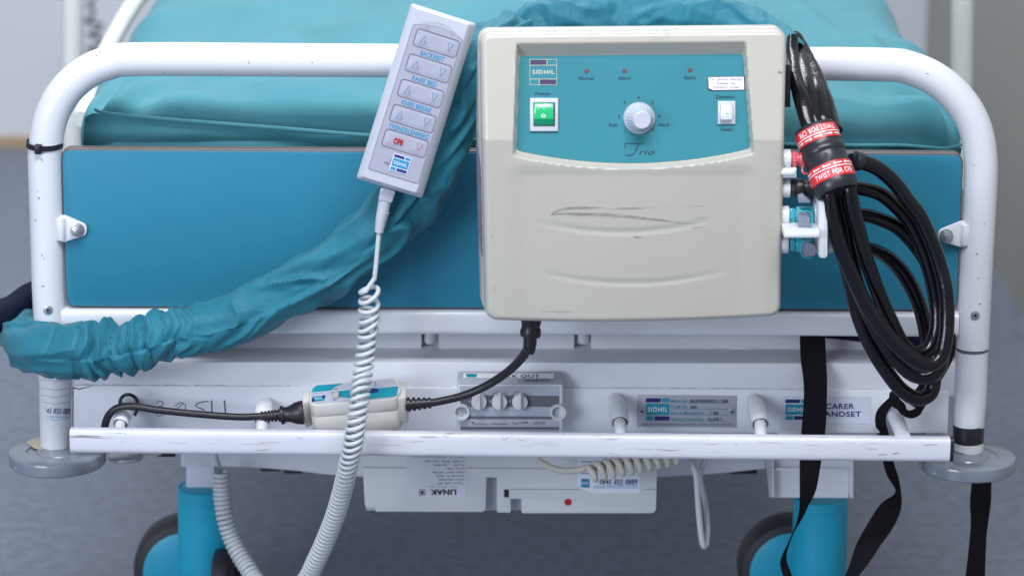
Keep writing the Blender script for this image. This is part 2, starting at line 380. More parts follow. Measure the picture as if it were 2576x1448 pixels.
for k, (x, y, X0p, dx, dy, w_) in enumerate([(96, 497, 116, 3, 3, 3.5), (88, 552, 117, 1, 4, 2), (103, 640, 119, 5, 4, 1.3), (110, 648, 119, 1, 4, 1.5), (105, 719, 122, 6, 0, 2.2), (100, 399, 113, 8, 3, 1.4), (104, 404, 113, 5, 4, 1.4), (94, 480, 115, 1, 4, 1.2),
        (2429, 318, 2452, 3, 4, 1.3), (2437, 311, 2452, 4, -3, 1.5), (2446, 415, 2467, 6, 2, 1.3), (2463, 372, 2467, 1, 8, 1.2), (2455, 637, 2457, 4, 4, 3), (2462, 765, 2452, 5, -1, 2.6), (2476, 560, 2461, 0, 7, 1.2), (2459, 700, 2455, 5, 0, 1.3)]):
    s = MB(); s.stroke([(x, y), (x+dx*.5+.4, y+dy*.5), (x+dx, y+dy)], w_, oncyl(P(X0p, y, 0).x, 0, M(42.4))); s.build('paint_chip', m_grey, bed)
for x, y, dx, dy in ((625, 172, 2, 7), (783, 174, 5, 3), (2312, 205, 8, 3), (2330, 203, 7, 2), (411, 200, 5, 6), (2190, 150, 2, 2)):
    s = MB(); s.stroke([(x, y-18), (x+dx, y+dy-18)], 1.5, onY(-.0163)); s.build('paint_chip', m_grey, bed)
# chassis: deck channels, top ledge and front plates
s = MB()
for x0, x1, ya, yb in ((480, 1061, 828, 876), (1103, 1445, 828, 878), (1487, 2398, 830, 882)):
    s.box(x0, ya, x1, yb, 0.05, 0.03, 0.0015)
s.box(560, 868, 610, 877, 0.0485, 0.02, 0.003); s.box(1840, 872, 1900, 881, 0.0485, 0.02, 0.003)
s.box(200, 826, 2400, 874, 0.064, 0.02)
s.build('deck_channel', m_plate, bed)
for x in (1081, 1466):
    s = MB(); s.cyl(P(x, 828, 0.06), P(x, 864, 0.06), M(16, 0.06), 0.004, 18); s.build('peg', m_paint, bed)
s = MB(); zt = P(1288, 911, 0.0).z
x0 = P(165, 911, 0).x; x1 = P(2412, 911, 0).x; bb = P(1288, 972, 0).z
sl = (P(2300, 914, 0).z - P(300, 909, 0).z)/(P(2300, 914, 0).x-P(300, 909, 0).x)
def zz(x, z): return z+sl*x
fr = [Vector((x0, 0.0, zz(x0, zt))), Vector((x1, 0.0, zz(x1, zt))), Vector((x1, 0.0, zz(x1, bb)-0.01)), Vector((x0, 0.0, zz(x0, bb)-0.01))]
s.prism(fr, [p+Vector((0, 0.14, 0)) for p in fr], 0.0025); s.build('chassis_beam', m_plate, bed)
s = MB(); o = roundpoly([(183, 969, 5), (2388, 982, 12), (2384, 1089, 8), (183, 1087, 4)], 5, 4)
s.slab(o, -0.0035, 0.05, 0.0012); lowp = s.build('chassis_plate', m_plate, bed)
s = MB(); f = onY(-0.0018)
pl = [(186+i*11, 967.6+i*11*0.0057+random.uniform(-.3, .3)) for i in range(200)]
s.stroke(pl, lambda t: 1.3+random.random()*1.4*(1.6 if t < 0.25 else 1), onY(0.0, 0.0003)); 
s.stroke([(184, 975), (200, 978), (222, 973), (235, 969)], lambda t: 3.2*(1-t)+.6, onY(-0.0035)); s.stroke([(183.5, 972), (183.5, 1085)], 1.8, onY(-0.0035))
s.stroke([(186, 1079+7), (280, 1087)], 2, onY(-0.0035))
s.build('joint_dirt', m_seam, bed)
# ink scrawl on plate (partly rubbed digits)
s = MB(); f = onY(-0.0035)
for p_, w_ in (([(392, 1015), (402, 1008), (411, 1014), (405, 1022), (395, 1030), (392, 1042), (402, 1046), (413, 1040), (409, 1028), (400, 1020)], 2), ([(440, 1022), (452, 1012), (466, 1018), (463, 1034), (447, 1043), (440, 1035), (449, 1024), (462, 1014)], 2), ([(525, 1009), (505, 1011), (492, 1018), (500, 1025), (512, 1030), (514, 1040)], 2.6), ([(532, 1006), (533, 1042)], 3.4), ([(564, 1006), (568, 1042)], 3.6)):
    s.stroke([q[:2] for q in catmull(p_, 24)] if len(p_) > 2 else p_, w_, f)
s.build('pen_mark', m_grey, bed)
# front bar (accessory rail)
s = MB(); c = [P(178, 1105.5, -0.085), P(1285, 1117, -0.085), P(2389, 1128, -0.085)]
sec2 = lambda a: ((abs(math.cos(a))**0.55)*math.copysign(0.62, math.cos(a)), (abs(math.sin(a))**0.5)*math.copysign(1, math.sin(a)))
s.sweep([c[0].lerp(c[2], i/12) for i in range(13)], M(31.5, -0.085), 40, sec=sec2); bar = s.build('accessory_rail', m_bar, bed)
s = MB(); d = (c[2]-c[0]).normalized(); s.sweep([c[2]-d*0.0005, c[2]+d*0.003], M(32, -0.085), 40, sec=sec2); s.build('end_cap', m_black, bar)
f = lambda px, py: P(px, py, -0.085-M(31.5, -.085)*0.62-0.0003)
s = MB()
for p_, w_ in (([(1262, 1108), (1266, 1098), (1271, 1094)], 1.6), ([(1270, 1106), (1276, 1098), (1290, 1096)], 2.2), ([(1296, 1104), (1300, 1100), (1310, 1107), (1318, 1106)], 1.6), ([(1905, 1112), (1970, 1113)], 2), ([(2325, 1118), (2358, 1117)], 3), ([(745, 1098), (760, 1104)], 2), ([(2246, 1140), (2262, 1138)], 4), ([(1585, 1127), (1640, 1130)], 1.5), ([(420, 1112), (470, 1114)], 1.4), ([(2210, 1142), (2232, 1142)], 3), ([(1690, 1150), (1760, 1151)], 1.6), ([(1500, 1148), (1600, 1149)], 1.2), ([(930, 1117), (1010, 1119)], 1.1)):
    s = MB(); s.stroke(p_, w_, f); s.build('paint_chip', m_scuff, bar)
# support arms of the rail
for a in ([(1546, 1003, -0.004, 17), (1552, 1020, -0.026, 23), (1557, 1048, -0.045, 24), (1559, 1062, -0.052, 23.5)], [(1894, 1005, -0.004, 17), (1902, 1022, -0.026, 23), (1909, 1052, -0.045, 24), (1912, 1066, -0.052, 23.5)],
          [(670, 1008, 0.001, 15), (667, 1018, -0.008, 20), (663, 1038, -0.026, 24), (660, 1056, -0.034, 22)], [(324, 1008, -0.004, 15), (320, 1025, -0.025, 20), (308, 1052, -0.045, 21), (303, 1066, -0.052, 20)]):
    s = MB(); s.pipe(a, 24, 22); l = a[-1]
    arm = s.build('support_arm', m_paint, bed)
    dx = (a[-1][0]-a[-2][0])*.6
    s = MB(); s.pipe([(l[0]+dx*.1, l[1]-1, -.0523, l[3]*.80), (l[0]+dx*.15, l[1]+2.5, -.0545, l[3]*.80)], 3, 22); s.build('sleeve_mouth', m_hole, arm)
    s = MB(); s.pipe([(l[0], l[1]-6, -.05, l[3]*.68), (l[0]+dx, l[1]+22, -.07, l[3]*.68), (l[0]+dx*1.6, l[1]+45, -.085, l[3]*.68)], 12, 20); s.build('rod', m_paint, arm)
s = MB(); s.pipe([(2243, 1018, -0.004, 20), (2250, 1040, -.035, 20.5), (2262, 1070, -.06, 20), (2272, 1100, -.085, 19)], 20, 20); s.build('support_arm', m_paint, bed)
# bumper discs
for cx_, cy_ in ((144, 1132), (2434, 1144)):
    s = MB(); c = P(cx_, cy_, -.017); R = M(123)
    s.lathe(c, c-Vector((0, 0, .0135)), [(0, .001), (0, R*.42), (.08, R*.44), (.10, R*.62), (0, R*.64), (.0, R*.955), (.06, R*.985), (.2, R), (.9, R*.995), (1, R*.97), (1, .001)], 64)
    dsc = s.build('bumper_disc', m_disc, bed)
    if cx_ < 1000:
        s = MB(); fz = lambda px, py: PZ(px, py, c.z+.0004)
        s.poly([(66, 1112), (78, 1103), (100, 1099), (104, 1106), (104, 1122), (106, 1132), (84, 1126)], fz); s.build('glint_patch', m_brass, dsc)  # brass patch on the disc, its pale glint put into the colour
    s = MB(); s.cyl(c+Vector((0, 0, -.012)), c+Vector((0, 0, -.018)), R*.3, 0, 24); s.build('hub', m_lgrey, dsc)
s = MB(); c = P(315, 1143, .02); s.cyl(c, c+Vector((.0, 0, -.004)), .018, .001, 24); s.box(272, 1138, 405, 1146, .03, .02, .001)
s.box(395, 1140, 440, 1150, .05, .03, .003, 1)
s.build('bracket', [m_steel, m_black], bed)
# phone label round the left post
cylf = oncyl(P(140, 1020, 0).x, 0, M(40.3))
s = MB()
for y in (953, 975, 993, 1010): s.stroke([(103, y), (140, y+6), (176, y)], .9, cylf, 0, sub=6)
s.text('0845 855 088', 141, 1033, 14, cylf, 1, ang=0.03, bold=.008, w=74, shear=.25)
s.text('customer service line', 141, 1047, 5, cylf, 2, w=68, ang=.02); s.stroke([(104, 1051), (140, 1056), (176, 1052)], 1, cylf, 2, sub=5)
s.text('r', 132, 945, 9, cylf, 1)
s.build('post_label', [m_grey, m_navyink, m_ltteal], bed)
# lock-out box
s = MB()
s.box(1150, 966, 1416, 1094, -0.026, .022, .002, 0, r=5)
# sloping top, in a darker grey than the body
tl, tr, br, bl = P(1152, 933, -.006), P(1414, 933, -.006), P(1415, 966, -.026), P(1151, 966, -.026)
s.prism([tl, tr, br, bl], [tl+Vector((0, .004, -.004)), tr+Vector((0, .004, -.004)), br+Vector((0, .022, 0)), bl+Vector((0, .022, 0))], .001, 1)
lock = s.build('lockout_box', [m_offw, m_lgrey], bed)
g = lambda px, py: P(px, py, -0.0264)
tf0 = plane((tl+br)/2, (bl-tl).cross(tr-tl).normalized()*1.0)
nn_ = (bl-tl).cross(tr-tl).normalized(); nn_ = nn_ if nn_.y < 0 else -nn_
tfp = plane(tl, nn_); tf = lambda px, py: tfp(px, py, .0006)
tf2 = lambda px, py: tfp(px, py, .001)
s = MB(); g2 = lambda px, py: P(px, py, -.0268)
s.poly([(1157, 970), (1407, 970), (1406, 1090), (1158, 1090)], g, 0)
for y0, y1 in ((994, 1022), (1046, 1053), (1073, 1079)): s.poly([(1158, y0), (1406, y0+.8), (1406, y1+.8), (1158, y1)], g2, 1)
g3 = lambda px, py: P(px, py, -.0272)
s.text('LOCK', 1357, 1063, 8, g3, 1, w=29)
s.stroke([(1187, 1061), (1194, 1065.5), (1226, 1066)], 1.4, g3, 1); s.stroke([(1236, 1065), (1276, 1066)], 1.8, g3, 1); s.stroke([(1289, 1061), (1295, 1066), (1308, 1062.5), (1328, 1062)], 1.4, g3, 1); s.stroke([(1186, 1060), (1192, 1064)], 3, g3, 1); s.stroke([(1316, 1062), (1327, 1062)], 2.8, g3, 1)
s.text('LINAK', 1369, 1089, 4, g3, 1, w=54)
for x in (1206, 1257, 1308):
    s.stroke([(x-25, 1004), (x-21, 995), (x-14, 988), (x-3, 984)], 1.4, g3, 2); s.text('c', x+2, 981, 4, g3, 1); s.text('o', x+2, 987, 3, g3, 1); s.text('8', x-25, 1008, 5, g3, 3, bold=.01)
s.poly([(1166, 938), (1394, 938.5), (1393, 951), (1166, 950)], tf, 3); s.text('K OUT', 1323, 945, 8, tf2, 4, w=68, bold=.01); s.text('LOC', 1268, 945, 8, tf2, 4, w=34, bold=.01)
s.poly([(1171, 939.5), (1200, 939.5), (1198, 948), (1175, 948)], tf2, 5)
s.poly([(1303, 952), (1391, 952), (1391, 959), (1303, 959)], tf, 6); s.text('LINAK', 1348, 956, 5.5, tf2, 1, w=62, bold=.02, flip=True)
s.build('lockout_label', [m_lgrey, m_dgrey, m_grey, m_white, m_navyink, m_tealink, m_silver], lock)
for x in (1205, 1256.5, 1308):
    s = MB(); c = P(x, 1008, -.0266); s.cyl(c, c+Vector((0, -.006, 0)), M(20, -.03), .0012, 28)
    s.box(x-4, 991, x+4, 1031, -.0375, .006, .0008); s.build('lock_knob', m_offw, lock)
for x, a0 in ((1161, -90), (1404, 90)):
    s = MB(); c = P(x, 1034, -.0262); s.lathe(c, c+Vector((0, -.005, 0)), [(0, M(21)), (1, M(20)), (1, M(16)), (.0, M(13)), (-.3, M(2))], 28); s.build('screw_well', m_offw, lock)
# rating plate
f = onY(-0.0035-.0012); f2 = onY(-.0035-.0016); f3 = onY(-.0035-.002)
s = MB(); s.slab([(1603, 992.5), (1853, 995), (1852, 1075), (1602, 1073)], -.0046, .0011, .0003)
def logo(s, x0, y0, x1, y1, fn, fn2, navy, teal, white, ang=0.0, h=None):
    W = x1-x0; H = y1-y0; cx, cy = (x0+x1)/2, (y0+y1)/2; ca, sa = math.cos(ang), math.sin(ang)
    def R(u0, v0, u1, v1, mi):
        q = [(u0, v0), (u1, v0), (u1, v1), (u0, v1)]
        s.poly([(cx+(u-.5)*W*ca-(v-.5)*H*sa, cy+(u-.5)*W*sa+(v-.5)*H*ca) for u, v in q], fn, mi)
    R(0, 0, .63, .18, navy); R(.68, 0, 1, .18, teal); R(0, .24, 1, .75, teal); R(0, .81, .32, 1, teal); R(.37, .81, 1, 1, navy)
    s.text('SIDHIL', cx, cy, H*.2, fn2, white, ang=ang, bold=.012, w=W*.84, sp=1.2)
logo(s, 1625, 1001, 1684, 1057, f, f2, 1, 2, 3)
for y, a, b_, wa, bx, wb in ((1007.5, 'Model No:', 'INDEPENDENCE / 2200', 42, 1735, 97), (1022.5, 'POSM No:', 'IND', 42, 1737, 17), (1037.5, 'Date of Manufacture:', '/ 200', 83, 1787, 20), (1053, 'Electrical Protection:', 'CLASS I', 83, 1780, 35)):
    s.text(a, 1688, y, 7.5, f, 2, align='L', w=wa, bold=.008); s.text(b_, bx, y+.8, 7.5, f, 1, align='L', w=wb, bold=.018); s.stroke([(1688, y+5.5), (1832, y+6.5)], .8, f, 2)
s.text('SIDHIL LTD  CLAREMOUNT ROAD  BOOTHTOWN  HALIFAX  HX3 6NT  TEL: 01422 ', 1728, 1067, 4.5, f, 4, w=226)
s.build('rating_plate', [m_silver, m_navyink, m_tealink, m_white, m_grey], bed)
for x, y in ((1614.5, 1033.5), (1841, 1034.5)):
    s = MB(); c = P(x, y, -.0046); s.cyl(c, c+Vector((0, -.0015, 0)), M(8), .0005, 16); s.cyl(c+Vector((0, -.001, 0)), c+Vector((0, -.0018, 0)), M(3.2), 0, 12, 1); s.build('plate_rivet', [m_steel, m_hole], bed)
# handset sticker on the chassis
s = MB(); s.slab([(1966, 995), (2191, 996), (2190, 1065), (1965, 1064)], -.0040, .0005); f = onY(-.004, .0004); f2 = onY(-.004, .0008)
logo(s, 1976, 1004, 2034, 1055, f, f2, 1, 2, 3)
s.text('CARER', 2077, 1021, 13, f, 1, align='L', w=72, bold=.02); s.text('HANDSET', 2058, 1040.5, 13, f, 1, align='L', w=108, bold=.02)
s.build('handset_sticker', [mat('sticker_film', (0.66, 0.69, 0.80), .25, coat=.3), m_navyink, m_tealink, m_white], bed)
s = MB(); s.box(1960, 1086, 2060, 1095, -.01, .02, .001); s.box(2270, 1089, 2330, 1094, -.004, .02, .001, 1); s.box(1690, 1086, 1745, 1095, .02, .02, 0, 1); s.box(1752, 1086, 1815, 1095, .02, .02, 0, 1)
s.box(190, 1086, 2385, 1098, .012, .03, .001)
s.build('lower_flange', [m_plate, m_dgrey], bed)
# cross member with curved belly
s = MB(); Y0 = .16
bot = catmull([(460, 1166), (545, 1173), (631, 1176), (740, 1184), (851, 1196), (1050, 1204), (1300, 1208), (1500, 1207), (1656, 1200), (1795, 1192), (1926, 1179)], 40)
o = [(x, y) for x, y in bot]+[(1926, 1110), (460, 1110)]
s.slab(o, Y0, .05, .002)
s.build('cross_member', m_plate, bed)
s = MB()
for x0_, x1_, y_ in ((655, 705, 1180), (714, 760, 1186), (1838, 1905, 1187)): s = MB(); s.box(x0_, y_-5, x1_, y_+6, .17, .03, .003); s.build('rubber_pad', m_hole, bed)
# control box beneath
s = MB(); Yc = .055
o = roundpoly([(912, 1120, 2), (1654, 1120, 2), (1650, 1290, 14), (1312, 1290, 5), (1312, 1254, 2), (1285, 1254, 2), (1285, 1289, 5), (1250, 1288, 5), (1250, 1200, 2), (1224, 1200, 2), (1221, 1287, 12), (944, 1286, 7), (944, 1276, 2), (918, 1276, 9), (914, 1200, 1)], 4, 5)
s.slab(o, Yc, .10, .0022); cb = s.build('control_box', m_offw, bed)
s = MB(); s.box(920, 1122, 1645, 1284, Yc+.016, .07, .002)
s.build('box_core', m_lgrey, cb)
f = onY(Yc); f2 = onY(Yc, .0008); f3 = onY(Yc, .0012)
s = MB()
s.stroke([(914, 1174.5), (1023, 1175.5)], 1.4, f, 0); s.stroke([(1175, 1176), (1400, 1178), (1452, 1178)], 1.2, f, 0); s.stroke([(1285, 1229.5), (1460, 1230)], 1.2, f, 0); s.stroke([(1620, 1231), (1652, 1229)], 1.3, f, 0)
s.poly([(1268, 1230), (1280, 1230), (1280, 1250), (1268, 1250)], f, 1)
s.poly([(1429+9.4*math.cos(a*PI/12), 1262+9*math.sin(a*PI/12)) for a in range(24)], f, 2)
s.poly([(1023, 1140), (1174, 1140), (1173, 1252), (1023, 1251)], f, 3)
s.text('LINAK', 1115, 1237, 12.5, f2, 1, w=66, bold=.04, flip=True)
s.stroke([(1055, 1231), (1069, 1231), (1069, 1244), (1055, 1244)], 2, f2, 1, closed=True); s.poly([(1058, 1234), (1066, 1234), (1066, 1241), (1058, 1241)], f2, 1)
for k, (x0_, x1_) in enumerate(((1032, 1168), (1062, 1168), (1085, 1168), (1122, 1168), (1084, 1168), (1095, 1168), (1100, 1168), (1097, 1168))):
    y = 1150.5+k*9.2-(0 if k else 2)
    s.text(['Class 2  IP 54  prod date', 'In 230V  50Hz  max 1.8A', 'Out 24V ---  max 90VA', 'Duty 10%', 'Item 041  0228', 'CB 9140  01  0020', 'Date 021000', 'Type CB 09'][k], x1_, y, 4.2, f2, 4, align='L', flip=True, w=(x1_-x0_)*.95, bold=.01)
s.text('made in denmark  linak', 1115, 1224, 3, f2, 4, w=72, flip=True)
pg = [(1452, 1150), (1611, 1153), (1609, 1241), (1487, 1239), (1470, 1232), (1452, 1219)]
s.poly(pg, f, 5)
s.text('0845 855 0889', 1508, 1211, 12, f2, 6, align='L', w=96, bold=.02, shear=.2)
s.text('technical helpline 0870 790 7000', 1493, 1221, 5, f2, 7, align='L', w=110); s.stroke([(1493, 1226), (1604, 1226.5)], 1, f2, 7)
s.poly([(1462, 1204), (1483, 1204), (1483, 1225), (1462, 1225)], f2, 7); s.poly([(1462, 1204), (1478, 1204), (1478, 1206.5), (1462, 1206.5)], f3, 6); s.poly([(1468, 1222.5), (1483, 1222.5), (1483, 1225), (1468, 1225)], f3, 6); s.text('SIDHIL', 1472.5, 1214, 5, f3, 5, w=18, bold=.02)
s.stroke([(1462, 1160), (1500, 1161)], 2, f2, 0); s.stroke([(1462, 1190), (1490, 1190)], 1.5, f2, 6)
s.build('box_label', [m_grey, m_hole, m_redink, mat('label_paper', (0.62, 0.64, 0.71), .35), m_dgrey, mat('sticker_paper', (0.72, 0.75, 0.84), .3), m_navyink, m_ltteal], cb)
# leg assemblies
def leg(name_, cxp, topy, half, wx, wy, wr, Yl, step=False):
    s = MB(); ct = P(cxp, topy, Yl); R = M(half, Yl)
    cb_ = Vector((ct.x, ct.y, FZ+.055))
    s.lathe(ct, cb_, [(0, .001), (0, R*.86), (.012, R*.86), (.012, R*.9), (0, R*.93), (.01, R), (.10, R), (.105, R*.975), (.12, R*.975), (.125, R), (1, R*1.02)] , 40)
    col = s.build('caster_column', m_cyan, bed)
    s = MB(); wcen = P(wx, wy, Yl+.05); wcen.z = FZ+M(wr, Yl); R2 = M(wr, Yl)
    wcen.x = P(wx, wy, Yl+.05).x
    prof = [(0, R2*.78), (.02, R2*.86), (.06, R2*.93), (.25, R2), (.75, R2), (.94, R2*.93), (.98, R2*.86), (1, R2*.78)]
    a = wcen+Vector((0, -.022, 0)); b_ = wcen+Vector((0, .028, 0))
    s.lathe(a, b_, prof, 56); tyre = s.build('wheel', m_tyre, bed)
    s = MB(); s.lathe(a+Vector((0, -.004, 0)), a+Vector((0, .004, 0)), [(0, .001), (0, R2*.3), (.25, R2*.72), (.6, R2*.82), (1, R2*.82)], 48); s.build('wheel_cover', m_cyan, tyre)
    return col
leg('l', 513, 1221, 69, 474, 1425, 142, .20)
leg('r', 2065, 1246, 70, 1990, 1450, 142, .20)
s = MB(); a = P(538, 1470, .165); b_ = P(582, 1470, .165); s.cyl(a, b_, .040, .006, 40); s.build('wheel', m_tyre, bed)
s = MB(); s.box(468, 1160, 540, 1236, .195, .03, .002); s.box(455, 1140, 545, 1174, .185, .05, .002); s.build('leg_bracket', m_plate, bed)
s = MB(); Yb = .12
s.slab([(1944, 1150), (2136, 1150), (2134, 1251), (1945, 1250)], Yb+.012, .003, 0)
s.prism([P(1928, 1150, Yb+.03), P(1946, 1150, Yb), P(1947, 1250, Yb), P(1938, 1250, Yb+.03)], [P(1926, 1150, Yb+.03), P(1943, 1150, Yb), P(1943, 1250, Yb), P(1935, 1250, Yb+.03)], 0)
s.box(2139, 1150, 2147, 1252, Yb, .04, .0006)
s.slab([(1946, 1176), (2137, 1178), (2137, 1186), (1946, 1184)], Yb+.006, .006, .001)
s.build('leg_bracket', m_plate, bed)
# side posts at the far end, in pale paint, and the raised side rail
s = MB(); s.sweep([P(183, -60, .95), P(183, 120, .95), P(183, 330, .95), P(184, 470, .95)], M(27, .95), 20); s.build('side_post', m_cream, bed)
s = MB(); s.sweep([P(2422, -60, .95), P(2420, 120, .95), P(2418, 330, .95), P(2417, 470, .95)], M(28, .95), 20); s.build('side_post', m_cream, bed)
s = MB(); s.pipe([(420, -90, 1.0, 22), (340, 5, .8, 22), (283, 100, .6, 22), (240, 190, .45, 22), (205, 300, .35, 23)], 20, 18); s.build('side_rail', m_cream, bed)
# ------------------------------------------------------------------ mattress
zt = P(215, 232, .06).z; 
HX = .443; H = .15; r = .045
def crest(x, y, z, k=2.6, e=.05):      # sharp ridge lines where the noise crosses zero, 0..1
    n = noise.noise(Vector((x, y, z))); return max(0., 1-k*(math.sqrt(n*n+e*e)-e))
def mattress():
    s = MB(); L0, L1 = .045, 2.05; cx, cy, cz = .0, (L0+L1)/2, zt-H/2; hx, hy, hz = HX, (L1-L0)/2, H/2
    folds = [(( -.43, .07), (-.12, .42), .030, .007), ((-.43, .10), (-.30, .55), .02, .005), ((-.40, .06), (-.05, .16), .022, .005), ((.43, .07), (.22, .40), .03, .007), ((.40, .12), (.30, .7), .02, .006), ((-.1, .9), (.3, .4), .05, .005), ((-.35, 1.0), (0, .5), .04, .005), ((.43, .06), (.12, .13), .02, .005), ((.05, .06), (.25, .5), .04, .004)]
    def shape(p):
        q = Vector((max(-hx+r, min(hx-r, p.x)), max(-hy+r, min(hy-r, p.y)), max(-hz+r, min(hz-r, p.z))))
        d = p-q
        if d.length > 1e-7: p = q+d.normalized()*r
        w = p+Vector((cx, cy, cz)); up = max(0, min(1, (p.z+hz)/(2*hz)))
        d2 = 0
        for (ax, ay), (bx, by), wd, am in folds:
            A = Vector((ax, ay)); Bv = Vector((bx, by)); v = Vector((w.x, w.y))-A; ab = Bv-A; t = max(0, min(1, v.dot(ab)/ab.length_squared))
            dd = (v-ab*t).length; d2 += 1.5*am*math.sin(PI*min(1, max(0, .1+.9*t)))*math.exp(-dd/(wd*.6))
        n1 = noise.noise(Vector((w.x*5, w.y*3, w.z*4)))*.014+noise.noise(Vector((w.x*13+w.y*5, w.y*6-w.x*4, w.z*10)))*.0035
        w.z += up*(.019*(crest(w.x*2.6+w.y*1.5, w.y*3.4-w.x*2.4, 2.2, 2.3, .02)-.5)+.009*(crest(w.x*6-w.y*2, w.y*6+w.x*3, 6.2, 2.3, .03)-.5))*math.exp(-((w.y-.25)/.6)**2)
        # puckers running out of the foot corners
        for sx_ in (-1, 1):
            dx_, dy_ = w.x*sx_-.45, w.y-.03; rr_ = math.hypot(dx_, dy_); an = math.atan2(dy_, -dx_)
            w.z += up*.010*math.cos(an*9+sx_+3*noise.noise(Vector((rr_*12, an, sx_))))*math.exp(-(rr_/.16)**2)*min(1, rr_/.03)
        # the foot end droops towards the middle and the right
        fall = max(0, 1-(w.y-L0)/.30)**2*(.016*math.sin(PI*max(0, min(1, (w.x+.44)/.88)))+ .008*max(0, w.x/.44))
        w.z += (d2+n1-fall)*up
        fr = max(0, 1-(w.y-L0)/.05)
        w.y += .010*fr*up*(crest(w.x*4, w.z*9, 3.3, 2.3, .03)-.5)-.006*fr*math.sin(PI*up)+noise.noise(Vector((w.x*9, 3, w.z*22)))*.008*fr
        # squashed corners
        k = math.exp(-(((abs(w.x)-HX)/.07)**2+((w.y-L0)/.09)**2)); w.z -= .008*k*up
        w.x *= 1.035 if w.x > 0 else .995
        return w
    def face(o, u, v, nu, nv, us=None):
        s.grid(lambda a, b_: shape(o+u*a+v*b_), nu, nv)
    X = Vector((2*hx, 0, 0)); Y = Vector((0, 2*hy, 0)); Z = Vector((0, 0, 2*hz))
    # top with dense rows near the foot
    s.grid(lambda a, b_: shape(Vector((-hx, -hy, hz))+X*a+Y*(b_**2.2)), 220, 150)
    face(Vector((-hx, -hy, -hz)), X, Z, 220, 40); face(Vector((-hx, hy, -hz)), X, Z, 20, 10)
    s.grid(lambda a, b_: shape(Vector((-hx, -hy, -hz))+Y*(a**2.2)+Z*b_), 100, 24); s.grid(lambda a, b_: shape(Vector((hx, -hy, -hz))+Y*(a**2.2)+Z*b_), 100, 24)
    face(Vector((-hx, -hy, -hz)), X, Y, 4, 4)
    bm = bmesh.new(); vs = [bm.verts.new(v) for v in s.v]
    for f in s.f:
        try: bm.faces.new([vs[i] for i in f])
        except ValueError: pass
    bmesh.ops.remove_doubles(bm, verts=bm.verts, dist=.0004); bm.verts.index_update()
    t = MB(); t.add([v.co.copy() for v in bm.verts], [tuple(v.index for v in f.verts) for f in bm.faces]); bm.free(); return t
mt = thing('mattress', 'turquoise fabric covered air mattress lying on the white bed', 'mattress', (0, 1.0, zt-H))
mattress().build('mattress_cover', m_fab, mt, angle=80)
s = MB(); s.pipe([(240, 276, .046, 4), (270, 285, .036, 4.5), (430, 301, .032, 5), (700, 322, .030, 5), (950, 342, .030, 5), (1200, 352, .030, 5), (1900, 362, .030, 5), (2139, 366, .030, 4.5), (2270, 366, .032, 4.5), (2380, 374, .034, 4.5), (2425, 362, .04, 4)], 90, 10)
s.build('seam_piping', m_fab, mt)
# flap of cover under the seam
s = MB()
seam = catmull([(213, 296), (232, 286), (262, 287), (430, 303), (700, 324), (950, 344), (1200, 354), (1900, 364), (2139, 368), (2420, 372)], 80)
def flap(a, b_):
    i = a*(len(seam)-1); k = min(int(i), len(seam)-2); t = i-k; x = seam[k][0]*(1-t)+seam[k+1][0]*t; y = seam[k][1]*(1-t)+seam[k+1][1]*t
    yy = y+b_*(400-y); return P(x-6*b_, yy, .036+.012*b_+.005*math.sin(b_*9+x*.004)*b_+noise.noise(Vector((x*.006, yy*.02, 0)))*.004)
s.grid(flap, 160, 14); s.build('cover_flap', m_fab, mt, angle=80)
# deck slab below mattress so the bed shades the floor
s = MB(); z = zt-H-.004; s.prism([Vector((-.44, .08, z)), Vector((.44, .08, z)), Vector((.44, 2.05, z)), Vector((-.44, 2.05, z))], [Vector((-.44, .08, z-.03)), Vector((.44, .08, z-.03)), Vector((.44, 2.05, z-.03)), Vector((-.44, 2.05, z-.03))], .002)
s.build('mattress_deck', m_plate, bed)

# ------------------------------------------------------------------ pump
yaw = math.radians(6); pn = Vector((math.sin(yaw), -math.cos(yaw), 0)); po = P(1590, 435, -.155)
PS = plane(po, pn); MM = .001
pump = thing('air_pump', 'beige mattress air pump with teal control panel, hung on the bed frame', 'air pump', P(1590, 806, -.12))
def sm(t): t = max(0., min(1., t)); return t*t*(3-2*t)
def pbot(x): u = (x-1302)/(1888-1302); return 380+ (-6)*u + 34*(1-(2*u-1)**2)   # bottom edge of the teal panel
def base(x, y):
    d = -30*MM*max(0, (352-y)/252) if y < 352 else 0
    if y > 352: d -= 4*MM*((y-352)/450)**2
    u = (x-1595)/360; d += 5*MM*(1-u*u)*sm((y-360)/80)     # belly
    # concave lower field with side pillars
    inx = sm((x-1262)/70)*sm((1925-x)/70)*sm((y-405)/40)
    d -= 2.2*MM*inx
    for (xa, ya, xb, yb, sag, wd) in ((1345, 556, 1800, 550, 31, 12), (1362, 686, 1828, 680, 29, 11)):
        t = (x-xa)/(xb-xa)
        if 0 < t < 1:
            yc = ya+(yb-ya)*t+sag*4*t*(1-t); k = math.sin(PI*t)**.6
            q = y-yc
            if -14 < q < wd: d -= .85*MM*k*(sm((q+14)/14) if q < 0 else 1-sm(q/wd*1.0))
    return d
def fl(x, y): return -30*MM*(352-y)/252-13*MM
def rec(x, y):
    xl = 1299-(y-110)*9/284; xr = 1876+(y-104)*21/281
    yt = 109-(x-1298)*5/578; yb = pbot(x)+15
    t = min((y-yt)/33, (x-xl)/8, (xr-x)/8, (yb-y)/13)
    return max(0., min(1., t))
def hp(x, y):
    q = rec(x, y); return base(x, y)*(1-q)+fl(x, y)*q if q > 0 else base(x, y)
def PF(lift): return lambda x, y: PS(x, y, hp(x, y)+lift*MM)
